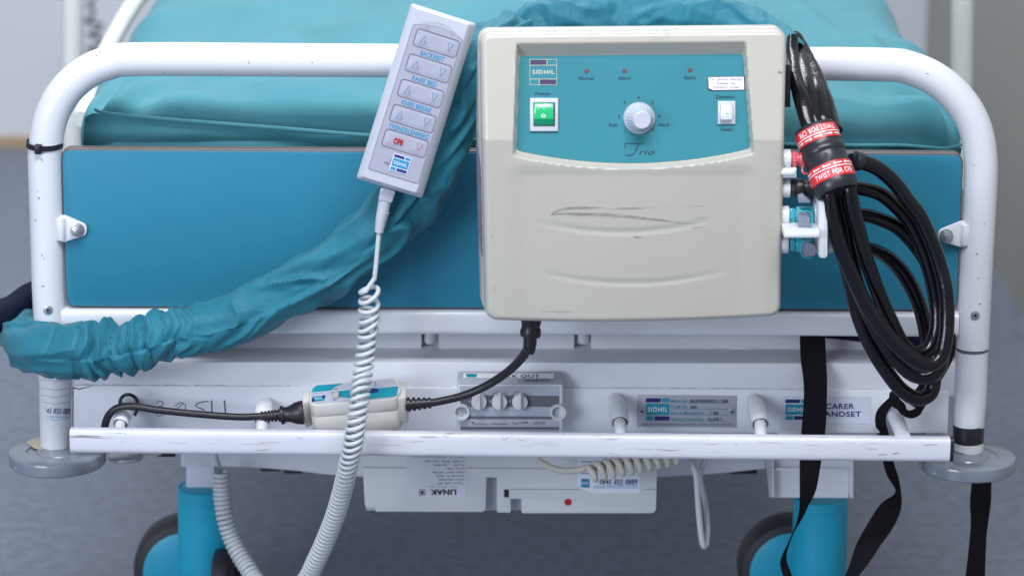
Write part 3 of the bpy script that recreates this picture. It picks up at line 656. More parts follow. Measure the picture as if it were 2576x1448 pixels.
# front skin outline
xL = lambda y: 1224+ (y-100)*.018; xR = lambda y: 1968-(y-100)*.022
yT = lambda x: 99-(x-1225)*.010
def yB(x): u = (x-1238)/(1955-1238); return 795-(u*10)+9*(1-(2*u-1)**2)
s = MB(); NU, NV = 250, 236; rad = 15
def warp(u, v):
    # map square to rounded rectangle
    x = xL(450)+(xR(450)-xL(450))*u; y = 99+(798-99)*v
    y = yT(x)+(yB(x)-yT(x))*v; x = xL(y)+(xR(y)-xL(y))*u
    ex = min(x-xL(y), xR(y)-x); ey = min(y-yT(x), yB(x)-y)
    if ex < rad and ey < rad:
        a, b_ = rad-ex, rad-ey; m_ = max(a, b_); l = math.hypot(a, b_)
        if l > 0:
            k = m_/l; sx = 1 if (xR(y)-x) < (x-xL(y)) else -1; sy = 1 if (yB(x)-y) < (y-yT(x)) else -1
            x += sx*(a*k-a); y += sy*(b_*k-b_)
    return x, y
# denser columns near the borders of the recess
def gu(i): return i/NU
uv = [[warp(i/NU, j/NV) for i in range(NU+1)] for j in range(NV+1)]
vs = [PS(x, y, hp(x, y)) for row in uv for x, y in row]
fs = [(j*(NU+1)+i, j*(NU+1)+i+1, (j+1)*(NU+1)+i+1, (j+1)*(NU+1)+i) for j in range(NV) for i in range(NU)]
ring = [(0, i) for i in range(NU+1)]+[(j, NU) for j in range(1, NV+1)]+[(NV, i) for i in range(NU-1, -1, -1)]+[(j, 0) for j in range(NV-1, 0, -1)]
n0 = len(vs); nr = len(ring)
rp = [vs[j*(NU+1)+i] for j, i in ring]
exx = Vector((math.cos(yaw), math.sin(yaw), 0)); ezz = Vector((0, 0, 1))
outs = []
for k in range(nr):
    a = rp[(k-6) % nr]; c = rp[(k+6) % nr]; t = (c-a); t -= pn*t.dot(pn); nrm = t.normalized().cross(pn); outs.append(nrm)
cen = sum(rp, Vector())/nr
if outs[0].dot(rp[0]-cen) < 0: outs = [-o for o in outs]
rings = [(1.6, .5), (3.2, 1.8), (4.6, 4.2), (5.2, 7.5), (5.4, 14), (4.9, 14.6), (4.9, 15.4), (5.6, 16)]
prev = [j*(NU+1)+i for j, i in ring]
def addring(fn):
    global prev
    st = len(vs)
    for k in range(nr): vs.append(fn(k))
    cur = list(range(st, st+nr))
    for k in range(nr): fs.append((prev[k], prev[(k+1) % nr], cur[(k+1) % nr], cur[k]))
    prev = cur
for o_, bk in rings: addring(lambda k: rp[k]+outs[k]*o_*MM-pn*bk*MM)
BK = -66*MM
def toback(k, o_, dd):
    p = rp[k]+outs[k]*o_*MM; cur = (p-po).dot(pn); return p+pn*(BK+dd*MM-cur)
for o_, dd in ((5.8, 6), (5.0, 2), (2.6, 0)): addring(lambda k: toback(k, o_, dd))
fs.append(tuple(prev)); s.add(vs, fs); body = s.build('pump_case', m_pump, pump, angle=55)
# teal panel
s = MB()
def pan(u, v):
    xl = 1306-7.5*v; xr = 1869+19*v; x = xl+(xr-xl)*u; yt = 141.5-(x-1306)*6/563; yb = pbot(x)-1
    y = yt+(yb-yt)*v; xl = 1306-(y-142)*7/236; xr = 1869+(y-135)*19/239; x = xl+(xr-xl)*u
    # round corners
    cr = 10; ex = min(x-xl, xr-x); ey = min(y-yt, yb-y)
    if ex < cr and ey < cr:
        a, b_ = cr-ex, cr-ey; m_ = max(a, b_); l = math.hypot(a, b_)
        if l > 0: k = m_/l; x += (1 if xr-x < x-xl else -1)*(a*k-a); y += (1 if yb-y < y-yt else -1)*(b_*k-b_)
    return PS(x, y, fl(x, y)+.5*MM)
s.grid(pan, 90, 50); s.build('control_panel', m_ppan, pump)
FP = lambda lift=.9: (lambda x, y: PS(x, y, fl(x, y)+lift*MM))
f = FP(.9)
s = MB()
# logo in cream outline
cpan = bpy.data.objects['control_panel']
s.stroke([(1333, 150), (1400.5, 150), (1400.5, 213.5), (1333, 213.5)], 1.3, f, 0, closed=True); s.stroke([(1333, 164.5), (1400, 164.5)], 1.3, f, 0); s.stroke([(1333, 199), (1400, 199)], 1.3, f, 0)
s.stroke([(1376, 151), (1376, 164)], 1.3, f, 0); s.stroke([(1356.5, 199), (1356.5, 213)], 1.3, f, 0)
s.poly([(1334.5, 151.5), (1374.5, 151.5), (1374.5, 163), (1334.5, 163)], f, 1); s.poly([(1358.5, 201), (1399, 201), (1399, 212), (1358.5, 212)], f, 1)
s.text('SIDHIL', 1367, 181.5, 10, f, 0, bold=.012, w=55, sp=1.2)
s.build('logo', [m_creamink, m_purpink, m_darkink], cpan)
for t_, x, y, w_ in (('Normal', 1475, 197, 38), ('Alarm', 1570.5, 196.5, 32), ('Static', 1735.5, 195, 29), ('Power', 1366.5, 235.5, 40), ('Dynamic', 1824.5, 243.5, 47), ('Static', 1828, 325, 30), ('Soft', 1543, 314.5, 22), ('Hard', 1670, 313.5, 26)):
    s = MB(); s.text(t_, x, y, 8.2, f, 0, bold=.012 if t_ != 'Normal' else .006, w=w_); s.build('printed_word', m_darkink, cpan)
for t_, x, y in (('4', 1606, 245.5), ('3', 1571, 258), ('5', 1642, 257.5), ('2', 1556.5, 292.5), ('6', 1658, 291.5), ('1', 1572.5, 327), ('7', 1643.5, 326.5)):
    s = MB(); s.text(t_, x, y, 8, f, 0, bold=.01); s.build('dial_number', m_darkink, cpan)
# script model word
s = MB()
s.stroke([q[:2] for q in catmull([(1575, 372), (1571, 366), (1574, 361), (1590, 361), (1612, 362), (1619, 361)], 20)], 1.7, f, 2)
s.stroke([q[:2] for q in catmull([(1606, 362), (1601, 375), (1595, 386), (1586, 391), (1573, 390)], 20)], 2.1, f, 2)
s.text('rio', 1627, 382, 14.5, f, 2, shear=.35, w=39)
s.build('model_script', [m_creamink, m_purpink, m_darkink], cpan)
for x, y in ((1475, 179.5), (1570.5, 179), (1735.5, 177)):
    s = MB(); c = PS(x, y, fl(x, y)+.2*MM); s.cyl(c, c+pn*.0012, M(6.2, -.15), .0006, 18); s.build('indicator_light', m_led, pump)
# power switch
def pbx(s, x0, y0, x1, y1, d0, d1, bev, mi=0, tilt=None):
    dd = lambda x, y: base((x0+x1)/2, (y0+y1)/2)-11*MM
    q = [(x0, y0), (x1, y0), (x1, y1), (x0, y1)]
    tt = tilt or [0, 0, 0, 0]
    yc = (y0+y1)/2
    fr = [PS(x, y, fl(x, y)+(d1+tt[i])*MM) for i, (x, y) in enumerate(q)]
    bk = [p-pn*((d1+tt[i]-d0)*MM) for i, p in enumerate(fr)]
    s.prism(fr, bk, bev, mi, 2, True)
s = MB(); pbx(s, 1333.5, 248, 1404.5, 331, -.5, 3.2, .0012); psw = s.build('power_switch', m_hs, pump)
s = MB(); pbx(s, 1342, 258, 1396, 318, 3.1, 3.4, 0); s.build('switch_well', m_hole, psw)
s = MB(); pbx(s, 1344, 260, 1393, 300.5, 2, 5.5, .001, 0, tilt=[-1.2, -1.2, 1.2, 1.2]); s.build('rocker', m_green, psw)
s = MB(); pbx(s, 1344, 300.5, 1393, 316, 1, 4.5, .0005, 0, tilt=[1.5, 1.5, -1, -1]); s.build('rocker_lower', m_green2, psw)
s = MB(); ff = lambda x, y: PS(x, y, fl(x, y)+(5.0+2.2*(y-260)/40)*MM)
s.stroke([(1367.5, 264), (1367.5, 273)], 2.2, ff, 0); s.stroke([(1367+4.5*math.cos(a*PI/8), 291.5+3.4*math.sin(a*PI/8)) for a in range(16)], 1.6, ff, 0, closed=True); s.build('switch_mark', m_white, psw)
# mode switch
s = MB(); pbx(s, 1806.5, 255, 1850.5, 313, -.5, 2.6, .0010); msw = s.build('mode_switch', m_hs, pump)
s = MB(); pbx(s, 1813, 262, 1843, 302, 2.5, 6, .0015, 0, tilt=[-2.2, -2.2, 1.4, 1.4]); s.build('rocker', m_hs, msw)
s = MB(); ff = lambda x, y: PS(x, y, fl(x, y)+6.3*MM); s.stroke([(1826.5, 286.5), (1830, 286.5)], 1.8, ff, 0); s.build('switch_mark', m_dgrey, msw)
# dial
kx, ky = 1607, 297; kc = PS(kx, ky, fl(kx, ky)); kr = M(40, -.16)
kup = Vector((0, 0, 1)); kdir = (pn+Vector((0, 0, .12))).normalized()
s = MB()
def kd(L_, a, t): return 1.0
s.lathe(kc, kc+kdir*.006, [(0, kr*.96), (.1, kr), (.7, kr*.98), (1, kr*.93), (1, .001)], 48)
s.build('dial_skirt', m_hs, pump)
s = MB(); ax0 = kc+kdir*.005; NK = 96; prof = [(0, .90), (.08, .88), (.85, .60), (.97, .55), (1.0, .50), (1.0, .001)]
vs_ = []; T = kdir; U = T.cross(Vector((1, 0, 0))).normalized(); V = T.cross(U)
for t, rr_ in prof:
    for j in range(NK):
        a = 2*PI*j/NK; g_ = 1-(.055 if (j//2) % 2 else 0)*(1 if .01 < t < .96 else 0)
        vs_.append(ax0+T*(t*.017)+(U*math.cos(a)+V*math.sin(a))*kr*rr_*g_)
s.add(vs_, [(i*NK+j, i*NK+(j+1) % NK, (i+1)*NK+(j+1) % NK, (i+1)*NK+j) for i in range(len(prof)-1) for j in range(NK)])
s.build('dial_knob', m_hs, pump, angle=25)
# therapy label
s = MB(); f1 = FP(1.0); f2 = FP(1.3); f3 = FP(1.6)
s.poly([(1780, 193), (1873.5, 191.5), (1874, 227), (1790, 229.5), (1780, 226)], f1, 0); s.poly([(1782, 194.5), (1871, 193.5), (1872, 225.5), (1793, 226.5), (1783, 222)], f2, 1)
for t_, y, w_ in (('For patient therapy', 199, 82), ('please use', 209, 46), ('Dynamic mode', 219, 64)): s.text(t_, 1827, y, 7, f3, 2, w=w_)
s.build('therapy_label', [m_purpink, m_white, m_grey], pump)
# scuffs and pen marks on the case
f = PF(.25)
s = MB(); s.stroke([q[:2] for q in catmull([(1386, 539), (1420, 538), (1480, 540), (1530, 541), (1600, 547), (1680, 556), (1725, 562), (1750, 562)], 50)], lambda t: 2.5+8*math.sin(PI*min(1, t*1.15))**.7*(1-t*.6), f, 0); s.build('scuff_mark', [m_scuff, m_scuffl], body)
s = MB(); s.stroke([q[:2] for q in catmull([(1388, 538), (1410, 528), (1440, 524), (1520, 522)], 30)], lambda t: 2+5*math.sin(PI*t), f, 0); s.build('scuff_mark', [m_scuff, m_scuffl], body)
s = MB(); s.stroke([q[:2] for q in catmull([(1392, 526), (1500, 525), (1600, 524), (1700, 520), (1790, 517)], 50)], lambda t: 2+3*math.sin(PI*t), f, 1); s.build('scuff_mark', [m_scuff, m_scuffl], body)
s = MB(); s.stroke([(1735, 547), (1778, 548)], 2.5, f, 1, sub=6); s.build('scuff_mark', [m_scuff, m_scuffl], body)
s = MB(); s.stroke([(1740, 574), (1766, 571)], 2, f, 0, sub=4); s.build('scuff_mark', [m_scuff, m_scuffl], body)
s = MB(); s.stroke([(1594, 596), (1613, 596)], 4, f, 0, sub=3); s.build('scuff_mark', [m_scuff, m_scuffl], body)
s = MB(); s.stroke([(1360, 782.5), (1400, 784), (1435, 785)], 1.8, f, 0, sub=6); s.build('scuff_mark', [m_scuff, m_scuffl], body)
s = MB(); s.stroke([(1238, 600), (1240, 590)], 1.8, f, 0); s.build('scuff_mark', [m_scuff, m_scuffl], body)
s = MB(); s.stroke([(1242, 722), (1249, 724), (1245, 729)], 2, f, 0); s.build('scuff_mark', [m_scuff, m_scuffl], body)

s = MB()
def topf(x, y):    # top of the case
    return PS(x, y, hp(1600, 100)-(99-y)/27*.030)
zt_ = max(v.z for v in rp)+5.4*MM
tf4 = lambda x, y: PZ(x, y, zt_+.0004+0.0)
for q in ([(1382, 72), (1380, 78), (1386, 80)], [(1384, 71), (1394, 70), (1398, 76), (1392, 80)], [(1425, 75), (1430, 80), (1436, 78)], [(1452, 75), (1460, 72)], [(1457, 79), (1462, 79)], [(1482, 73), (1486, 79), (1492, 71)], [(1506, 79), (1508, 79)], [(1640, 70), (1635, 76), (1640, 81), (1652, 78), (1656, 76)], [(1670, 70), (1682, 77), (1694, 68)], [(1668, 80), (1682, 74)]):
    s = MB(); s.stroke(q, 1.5, tf4, 0, sub=2); s.build('pen_mark', m_scuff, body)
f = PF(.3)
s = MB(); s.stroke([(1957, 176+6), (1964, 182), (1968, 186)], lambda t: 3.5*(1-t)+1, f); s.build('chip', m_grey, body)
# vents on the left side
s = MB()
for k in range(15):
    y = 392+k*15.5; 
    def sf(px, py, k=k):
        i = 0; t = (px-1201)/(24.0)
        return None
    pidx = min(range(nr), key=lambda q: (rp[q]-PS(1226, y, hp(1226, y))).length)
    a = rp[pidx]+outs[pidx]*6.0*MM-pn*18*MM; lo = Vector((0, 0, -.018))
    b_ = rp[pidx]+outs[pidx]*6.0*MM+pn*((BK+8*MM)-((rp[pidx]-po).dot(pn)))
    s.sweep([a+lo, b_+Vector((0, 0, .004))], .0007, 6)
s.build('vent_slots', m_grey, pump)
# rear hook block (right) and lower power inlet
s = MB(); s.box(1974, 162, 1989, 271, -.10, .03, .002); s.build('hanging_hook', m_black, pump)
# ports and connectors, axes along x
def xc(s, x0, x1, y, rpx, Y, mi=0, bev=.0006, n=28):
    s.cyl(P(x0, y, Y), P(x1, y, Y), M(rpx, Y), bev, n, mi)
YC = -.125
for x1_, y, r_ in ((1988.5, 400, 24), (1987, 473, 23.5), (1984, 542.5, 25), (1982.5, 613.5, 24)):
    s = MB(); xc(s, 1955, x1_, y, r_, YC); s.build('air_port', m_offw, pump)
s = MB(); s.box(1965, 425, 2004, 448, YC-.012, .02, .0008); s.box(1965, 431, 2000, 440, YC-.016, .02, .001); s.build('port_bracket', m_offw, pump)
hs = thing('hose_set', 'bundle of looped glossy black air hoses beside the beige pump', 'air hoses', P(2280, 1015, -.08))
s = MB(); xc(s, 1988, 1992, 401, 17, YC); xc(s, 1992, 2004, 401, 20, YC, n=8); xc(s, 2004, 2011, 401, 15.5, YC); xc(s, 2011, 2034, 401, 18.5, YC); s.pipe([(2019, 418, -.14, 2.4), (2018, 430, -.145, 2.4), (2024, 437, -.145, 2.4), (2034, 436, -.14, 2.4)], 12, 8); s.build('coral_connector', m_pink, hs)
s = MB(); xc(s, 1986, 1990, 473, 14, YC); xc(s, 1989, 2002, 473, 20, YC, n=8); xc(s, 2002, 2021, 473, 23.5, YC); s.cyl(P(2034, 455, YC), P(2034, 509, YC), M(12.5), .002, 24); xc(s, 2020, 2075, 473, 17, YC); s.build('elbow_connector', m_black, hs)
s = MB(); s.slab(roundpoly([(2008, 494, 2), (2020, 490, 3), (2040, 507, 2), (2036, 511), (2009, 510)], 2, 3), -.142, .008, .0006); s.build('clip_tab', m_clip, hs)
for yy, cxl, cyl_, fl in ((542.5, 2009, 536, 1), (613.5, 2021, 608, 1)):
    s = MB(); xc(s, 1983, 1987, yy, 14, YC); xc(s, 1986, 1999, yy, 19.5, YC, n=8); xc(s, 1999, 2003, yy, 16, YC); xc(s, 2002, 2046, yy, 23.5 if yy < 600 else 20, YC)
    a = [(cxl-3, cyl_-10, -.15, 1.8), (cxl+8, cyl_-5, -.152, 1.8), (cxl+28, cyl_-3, -.152, 1.8), (cxl+34, cyl_+10, -.152, 1.9), (cxl+33, cyl_+32, -.152, 1.9), (cxl+25, cyl_+42, -.15, 1.9), (cxl+8, cyl_+42, -.148, 1.8)]
    if yy > 600: a = [(cxl+22, cyl_-4, -.15, 1.8), (cxl+2, cyl_-1, -.152, 1.8), (cxl-6, cyl_+12, -.152, 1.9), (cxl-5, cyl_+30, -.152, 1.9), (cxl+4, cyl_+39, -.15, 1.9), (cxl+20, cyl_+40, -.148, 1.8)]
    s.pipe(a, 30, 8)
    cn = s.build('quick_connector', m_teal, hs)
    s = MB(); s.slab(roundpoly([(cxl, cyl_, 2), (cxl+4, cyl_-2, 2), (cxl+28, cyl_+8, 4), (cxl+30, cyl_+35, 4), (cxl, cyl_+38, 2)], 2, 3), -.150, .009, .0008)
    for k in range(6): s.stroke([(cxl+7+k*3.6, cyl_+14), (cxl+7+k*3.6, cyl_+32)], 1.1, lambda x, y: P(x, y, -.1506), 1)
    s.build('release_clip', [m_clip, m_silver], cn)
s = MB(); xc(s, 2047, 2060, 541, 29, YC); xc(s, 2047, 2058, 613, 22, YC); xc(s, 2082, 2088, 547, 18, YC); xc(s, 2083, 2097, 610, 25, YC); s.build('white_collar', m_offw, hs)
s = MB(); s.slab(rrect(2059, 506, 2083, 651, 10, 5), -.155, .05, .0025); s.box(1973, 583, 2062, 599, -.165, .05, .001); s.box(1973, 588, 2062, 597, -.168, .02, .001)
s.build('hose_clamp_bracket', m_offw, hs)
# collar (CPR release)
cA = P(2049, 322, -.115); cB = P(2108, 486, -.150)
ca_ = (cB-cA); cl = ca_.length; cax = ca_.normalized()
s = MB(); R0 = M(53, -.13)
s.lathe(cA, cB, [(0, R0*.80), (.0, R0*.95), (.03, R0*1.0), (.26, R0*1.0), (.265, R0*1.0), (.34, R0*1.02), (.36, R0*1.06), (.42, R0*1.05), (.44, R0*1.0), (.58, R0*1.0), (.60, R0*1.04), (.86, R0*1.04), (.90, R0*1.05), (.97, R0*1.0), (1.0, R0*.95), (1.0, .001)], 48)
coll = s.build('release_collar', m_collar, hs)
U = cax.cross(Vector((0, 1, 0))).normalized()
if U.x < 0: U = -U
Vv = U.cross(cax).normalized()
if Vv.y > 0: Vv = -Vv
def colf(lift, R_=R0):   # (arc in px from the front centre, t along)
    return lambda a, t: cA+ca_*t+(U*math.sin(a/53.)+Vv*math.cos(a/53.))*(R_+lift)
for t0, t1, RR, fl in ((.055, .26, R0*1.0, True), (.62, .845, R0*1.04, False)):
    s = MB(); g0 = colf(.0005, RR); s.grid(lambda u, v: g0(-150+300*u, t0+(t1-t0)*v), 60, 2, 0)
    g1 = colf(.0009, RR); f_ = lambda x, y: g1(x, y/ (cl*FPX/DIST*1.0))
    K = cl*2600
    f_ = lambda x, y: g1(x, y/K)
    line = (t0*.4+t1*.6) if fl else (t0*.62+t1*.38)
    s.stroke([(-110+i*10, line*K) for i in range(23)], 2.4, f_, 1)
    ty = (t0+(line-t0)*.48) if fl else (line+(t1-line)*.52)
    ay = ((line+t1)/2) if fl else ((t0+line)/2)
    for x in (-118, 0+8, 122): s.text('TWIST FOR CPR', x-(0 if not fl else 6), ty*K, 13, f_, 1, w=100, bold=.018, sp=1.15, flip=fl)
    for x in range(-110, 111, 27):
        d_ = 1 if fl else -1
        s.stroke([(x-8, ay*K), (x+8, ay*K)], 3, f_, 1); s.poly([(x+8*d_, ay*K-5), (x+14*d_, ay*K), (x+8*d_, ay*K+5)], f_, 1)
    s.build('red_band', [m_red, m_white], coll)
s = MB(); g1 = colf(.0002); c = cA+ca_*.515+(U*math.sin(.02)+Vv*math.cos(.02))*R0
s.cyl(c-Vv*.001, c+Vv*.0006, M(7.5), 0, 20); s.build('collar_hole', m_hole, coll)
# hoses
Z = lambda zx, zy: (1932+zx*.3707, 536.7+zy*.3707)
Z4 = lambda zx, zy: (1932+zx*.3707, 67.1+zy*.3707)
hb = 19.3
def ring_disp(L_, a, t): return 1+.018*noise.noise(Vector((L_*60, math.cos(a)*2, math.sin(a)*2)))
def hose(pts, name='air_hose', r=None):
    s = MB(); s.pipe([(x, y, Y, r_) for (x, y, Y, r_) in pts], 700, 20, 0, ring_disp); return s.build(name, m_hose, hs, angle=80)
def hose2(pts):
    k0 = random.random()*9
    s = MB(); s.pipe(pts, 260, 24, 0, lambda L_, a, t: 1+.10*noise.noise(Vector((L_*30, math.cos(a)*1.1+k0, math.sin(a)*1.1)))+.02*noise.noise(Vector((L_*150, math.cos(a)*2+k0, math.sin(a)*2)))); return s.build('air_hose', m_hose, hs, angle=80)
# three hoses coming down from the sleeve
hose2([(2000, 92, .02, 14.7), (2010, 125, -.01, 16.9), (2020, 170, -.05, 19.2), (2032, 230, -.085, 20.9), (2045, 290, -.108, 20.9), (2058, 335, -.12, 20.3)])
hose2([(1994, 95, -.02, 13.6), (1994, 140, -.04, 15.8), (2000, 190, -.07, 18.1), (2017, 250, -.10, 20.3), (2033, 310, -.118, 19.2), (2046, 345, -.125, 18.1)])
hose2([(2005, 95, .0, 14.7), (2025, 135, -.02, 16.9), (2048, 190, -.05, 21.5), (2070, 245, -.08, 22.6), (2088, 300, -.105, 21.5), (2100, 330, -.12, 20.3)])
hose2([(2005, 100, .03, 14.7), (2030, 150, .0, 19.2), (2052, 220, -.07, 21.5), (2068, 290, -.105, 21.5), (2078, 330, -.115, 20.3)])
# looped hoses
def zp(*q): return [(*(Z4(a, b_) if k == 4 else Z(a, b_)), Y, r_) for k, a, b_, Y, r_ in q]
h = hb
hose(zp((4, 400, 1060, -.145, 17), (4, 415, 1150, -.15, 18.5), (4, 430, 1280, -.15, h), (5, 455, 90, -.145, h), (5, 500, 250, -.14, h), (5, 575, 430, -.135, h), (5, 650, 590, -.13, h), (5, 745, 740, -.13, h), (5, 860, 880, -.13, h), (5, 980, 985, -.13, h), (5, 1085, 1025, -.125, h), (5, 1170, 975, -.12, h), (5, 1205, 850, -.115, h), (5, 1215, 700, -.11, h), (5, 1205, 520, -.105, h), (5, 1165, 350, -.10, h), (5, 1100, 170, -.10, h), (5, 1030, 20, -.10, h), (4, 950, 1180, -.10, h), (4, 855, 1055, -.10, h), (4, 750, 965, -.105, h), (4, 650, 922, -.11, h), (4, 560, 910, -.115, h)))
hose(zp((4, 540, 1050, -.145, 18), (4, 560, 1150, -.148, 19), (4, 585, 1280, -.145, h), (5, 610, 100, -.14, h), (5, 650, 260, -.13, h), (5, 705, 420, -.12, h), (5, 770, 590, -.11, h), (5, 840, 745, -.105, h), (5, 910, 880, -.10, h), (5, 990, 950, -.10, h), (5, 1075, 930, -.095, h), (5, 1130, 850, -.09, h), (5, 1150, 720, -.085, h), (5, 1135, 560, -.08, h), (5, 1100, 400, -.08, h), (5, 1040, 220, -.08, h), (5, 960, 60, -.08, h*.95), (4, 880, 1230, -.08, h*.95), (4, 770, 1140, -.085, h*.95), (4, 640, 1100, -.09, h*.9), (4, 500, 1095, -.09, h*.85), (4, 380, 1100, -.10, h*.8)))
hose(zp((4, 470, 1060, -.125, 17), (4, 490, 1180, -.125, 18), (5, 530, 90, -.12, h), (5, 560, 300, -.115, h), (5, 610, 500, -.11, h), (5, 680, 680, -.10, h), (5, 770, 850, -.10, h), (5, 870, 990, -.10, h), (5, 980, 1090, -.10, h), (5, 1090, 1105, -.10, h), (5, 1165, 1030, -.095, h), (5, 1185, 880, -.09, h), (5, 1180, 700, -.08, h), (5, 1150, 520, -.075, h), (5, 1090, 350, -.07, h), (5, 990, 200, -.07, h), (5, 880, 95, -.07, h*.95), (5, 760, 40, -.075, h*.92), (5, 640, 10, -.085, h*.9), (5, 430, 10, -.11, h*.85)))
hose(zp((4, 430, 1080, -.10, 17), (4, 450, 1250, -.10, 18), (5, 500, 200, -.10, h), (5, 560, 470, -.095, h), (5, 610, 680, -.09, h), (5, 690, 880, -.09, h), (5, 790, 1050, -.09, h), (5, 900, 1190, -.09, h), (5, 1010, 1255, -.09, h), (5, 1100, 1220, -.085, h), (5, 1125, 1120, -.08, h), (5, 1105, 1000, -.07, h), (5, 1085, 880, -.06, h), (5, 1060, 740, -.055, h), (5, 1015, 590, -.055, h), (5, 940, 440, -.055, h), (5, 850, 330, -.06, h*.95), (5, 750, 262, -.07, h*.92), (5, 620, 230, -.09, h*.9), (5, 440, 208, -.115, h*.8)))
s = MB(); a, b_ = P(2147, 402, -.115), P(2166, 408, -.112); s.cyl(a, b_, M(23), .0015, 22); s.build('side_spigot', m_collar, hs)

# ------------------------------------------------------------------ turquoise sleeve
def ridge(x): return 1-abs(2*(x-math.floor(x))-1)
PH = [0.0]
for i in range(1, 1400):
    L_ = i*.001; g_ = math.exp(-((L_-.235)/.075)**4)
    lam = .0185*g_+.062*(1-g_)
    lam *= 1+.6*noise.noise(Vector((L_*38, 1.3, 0)))
    PH.append(PH[-1]+.001*2*PI/lam)
def puff(x):   # rounded puffs between sharp creases, 0..1
    return abs(math.sin(x/2))**.55
def cloth(L_, a, g_):
    if a > PI: a -= 2*PI
    wx = noise.noise(Vector((L_*14, a*.8, 4))); wy = noise.noise(Vector((L_*14+8, a*.8, 9)))
    # tight gathers, creases running round the sleeve and forking
    c1 = crest(L_*52+1.1*wx, a*.36+.5*wy+L_*3, 1.7, 2.1, .05); c2 = crest(L_*95+2*wx, a*.6+wy, 5.1, 2.1)
    ga = .33*(c1-.6)+.11*(c2-.5)+.22*(puff(PH[min(1399, max(0, int(L_*1000)))]+3*wx+1.1*math.sin(a+L_*20))-.75)
    # loose cloth: long slanting creases and flat facets
    d1 = crest(L_*11+.55*a+1.3*wx, a*.5-L_*5+1.1*wy, 7.3, 2.4, .03); d2 = crest(L_*15-.7*a+.8*wy, a*.7+L_*5, 3.1, 2.2, .05)
    lo = .24*(d1-.6)+.11*(d2-.4)+.06*wx
    return ga*g_+lo*(1-g_)+.012*noise.noise(Vector((L_*120, a*4, 2)))
SE = {}
def sl_disp(L_, a, t):
    g_ = sm((L_-SE[205])/.012)*(1-sm((L_-SE[440])/.05)); d = 1.02+cloth(L_, a, .06+.94*g_)
    for k, w_ in ((152, .07), (206, .09)): d -= w_*math.exp(-((L_-SE[k]-.003*math.sin(a))/.0016)**2)
    return d
s = MB()
path = [(125, 790, .10, 44), (85, 805, .085, 50), (60, 835, .05, 55), (66, 862, .005, 60), (120, 878, -.035, 63), (190, 882, -.052, 66), (270, 878, -.055, 67), (350, 862, -.055, 62), (430, 838, -.055, 57), (500, 828, -.052, 56), (580, 806, -.05, 60), (680, 762, -.048, 64), (780, 706, -.046, 67), (870, 645, -.045, 70), (950, 580, -.045, 76), (1020, 505, -.045, 76), (1075, 430, -.047, 70), (1115, 350, -.05, 62), (1145, 270, -.05, 56), (1175, 195, -.05, 56), (1215, 130, -.03, 58), (1290, 90, .03, 60)]
q = catmull(path, 900)
_l = 0; _p = None
for a_ in q:
    w_ = P(*a_[:3]); _l += (w_-_p).length if _p else 0; _p = w_
    if a_[2] < 0:
        for k in (152, 205, 206, 440):
            if a_[0] >= k and k not in SE: SE[k] = _l
s.sweep([P(a, b_, c) for a, b_, c, r_ in q], [M(r_, c) for a, b_, c, r_ in q], 110, 0, sl_disp)
sleeve = s.build('hose_sleeve', m_sleeve, None, angle=80, props=tag('crumpled turquoise fabric sleeve draped across the blue panel from the left post', 'hose cover'))
def sl2(L_, a, t): return 1.0+cloth(L_+2.3, a, .15+.3*max(0, noise.noise(Vector((L_*8, 0, 0)))))
path = [(1290, 96, .06, 50), (1350, 72, .075, 62), (1440, 56, .08, 68), (1560, 50, .08, 70), (1700, 50, .075, 70), (1820, 62, .065, 66), (1900, 86, .045, 56), (1955, 106, .02, 44), (1992, 122, -.012, 30), (2000, 132, -.02, 24)]
s = MB(); q = catmull(path, 320); s.sweep([P(a, b_, c) for a, b_, c, r_ in q], [M(r_, c) for a, b_, c, r_ in q], 90, 0, sl2, cap=False)
for i in range(60):
    u = i/60; x = 1988+random.uniform(0, 12); y = 92+random.uniform(0, 22); s.pipe([(x, y, -.02, .7), (x+random.uniform(1, 5), y+random.uniform(-4, 6), -.022, .6), (x+random.uniform(3, 9), y+random.uniform(-5, 10), -.022, .4)], 4, 4)
s.build('hose_sleeve', m_sleeve, None, angle=80, props=tag('turquoise fabric sleeve with frayed end lying behind the top of the beige pump', 'hose cover'))
s = MB(); s.pipe([(-60, 800, .02, 44), (-20, 800, .03, 44), (30, 782, .05, 40), (75, 748, .07, 38), (120, 735, .09, 36)], 60, 40, 0, lambda L_, a, t: 1+.10*noise.noise(Vector((math.cos(a)*1.4, math.sin(a)*1.4, L_*22))))
s.build('navy_cloth', m_navy, None, angle=80, props=tag('dark navy cloth showing behind the left post above the turquoise sleeve', 'cloth'))
s = MB(); s.slab(roundpoly([(1975, 838), (2402, 838), (2402, 905), (2320, 893), (2250, 880), (2165, 860)], 6, 4), .03, .012, .003); s.build('navy_cloth', m_navy, None, props=tag('dark navy cloth edge hanging below the white rail behind the looped hoses', 'cloth'))

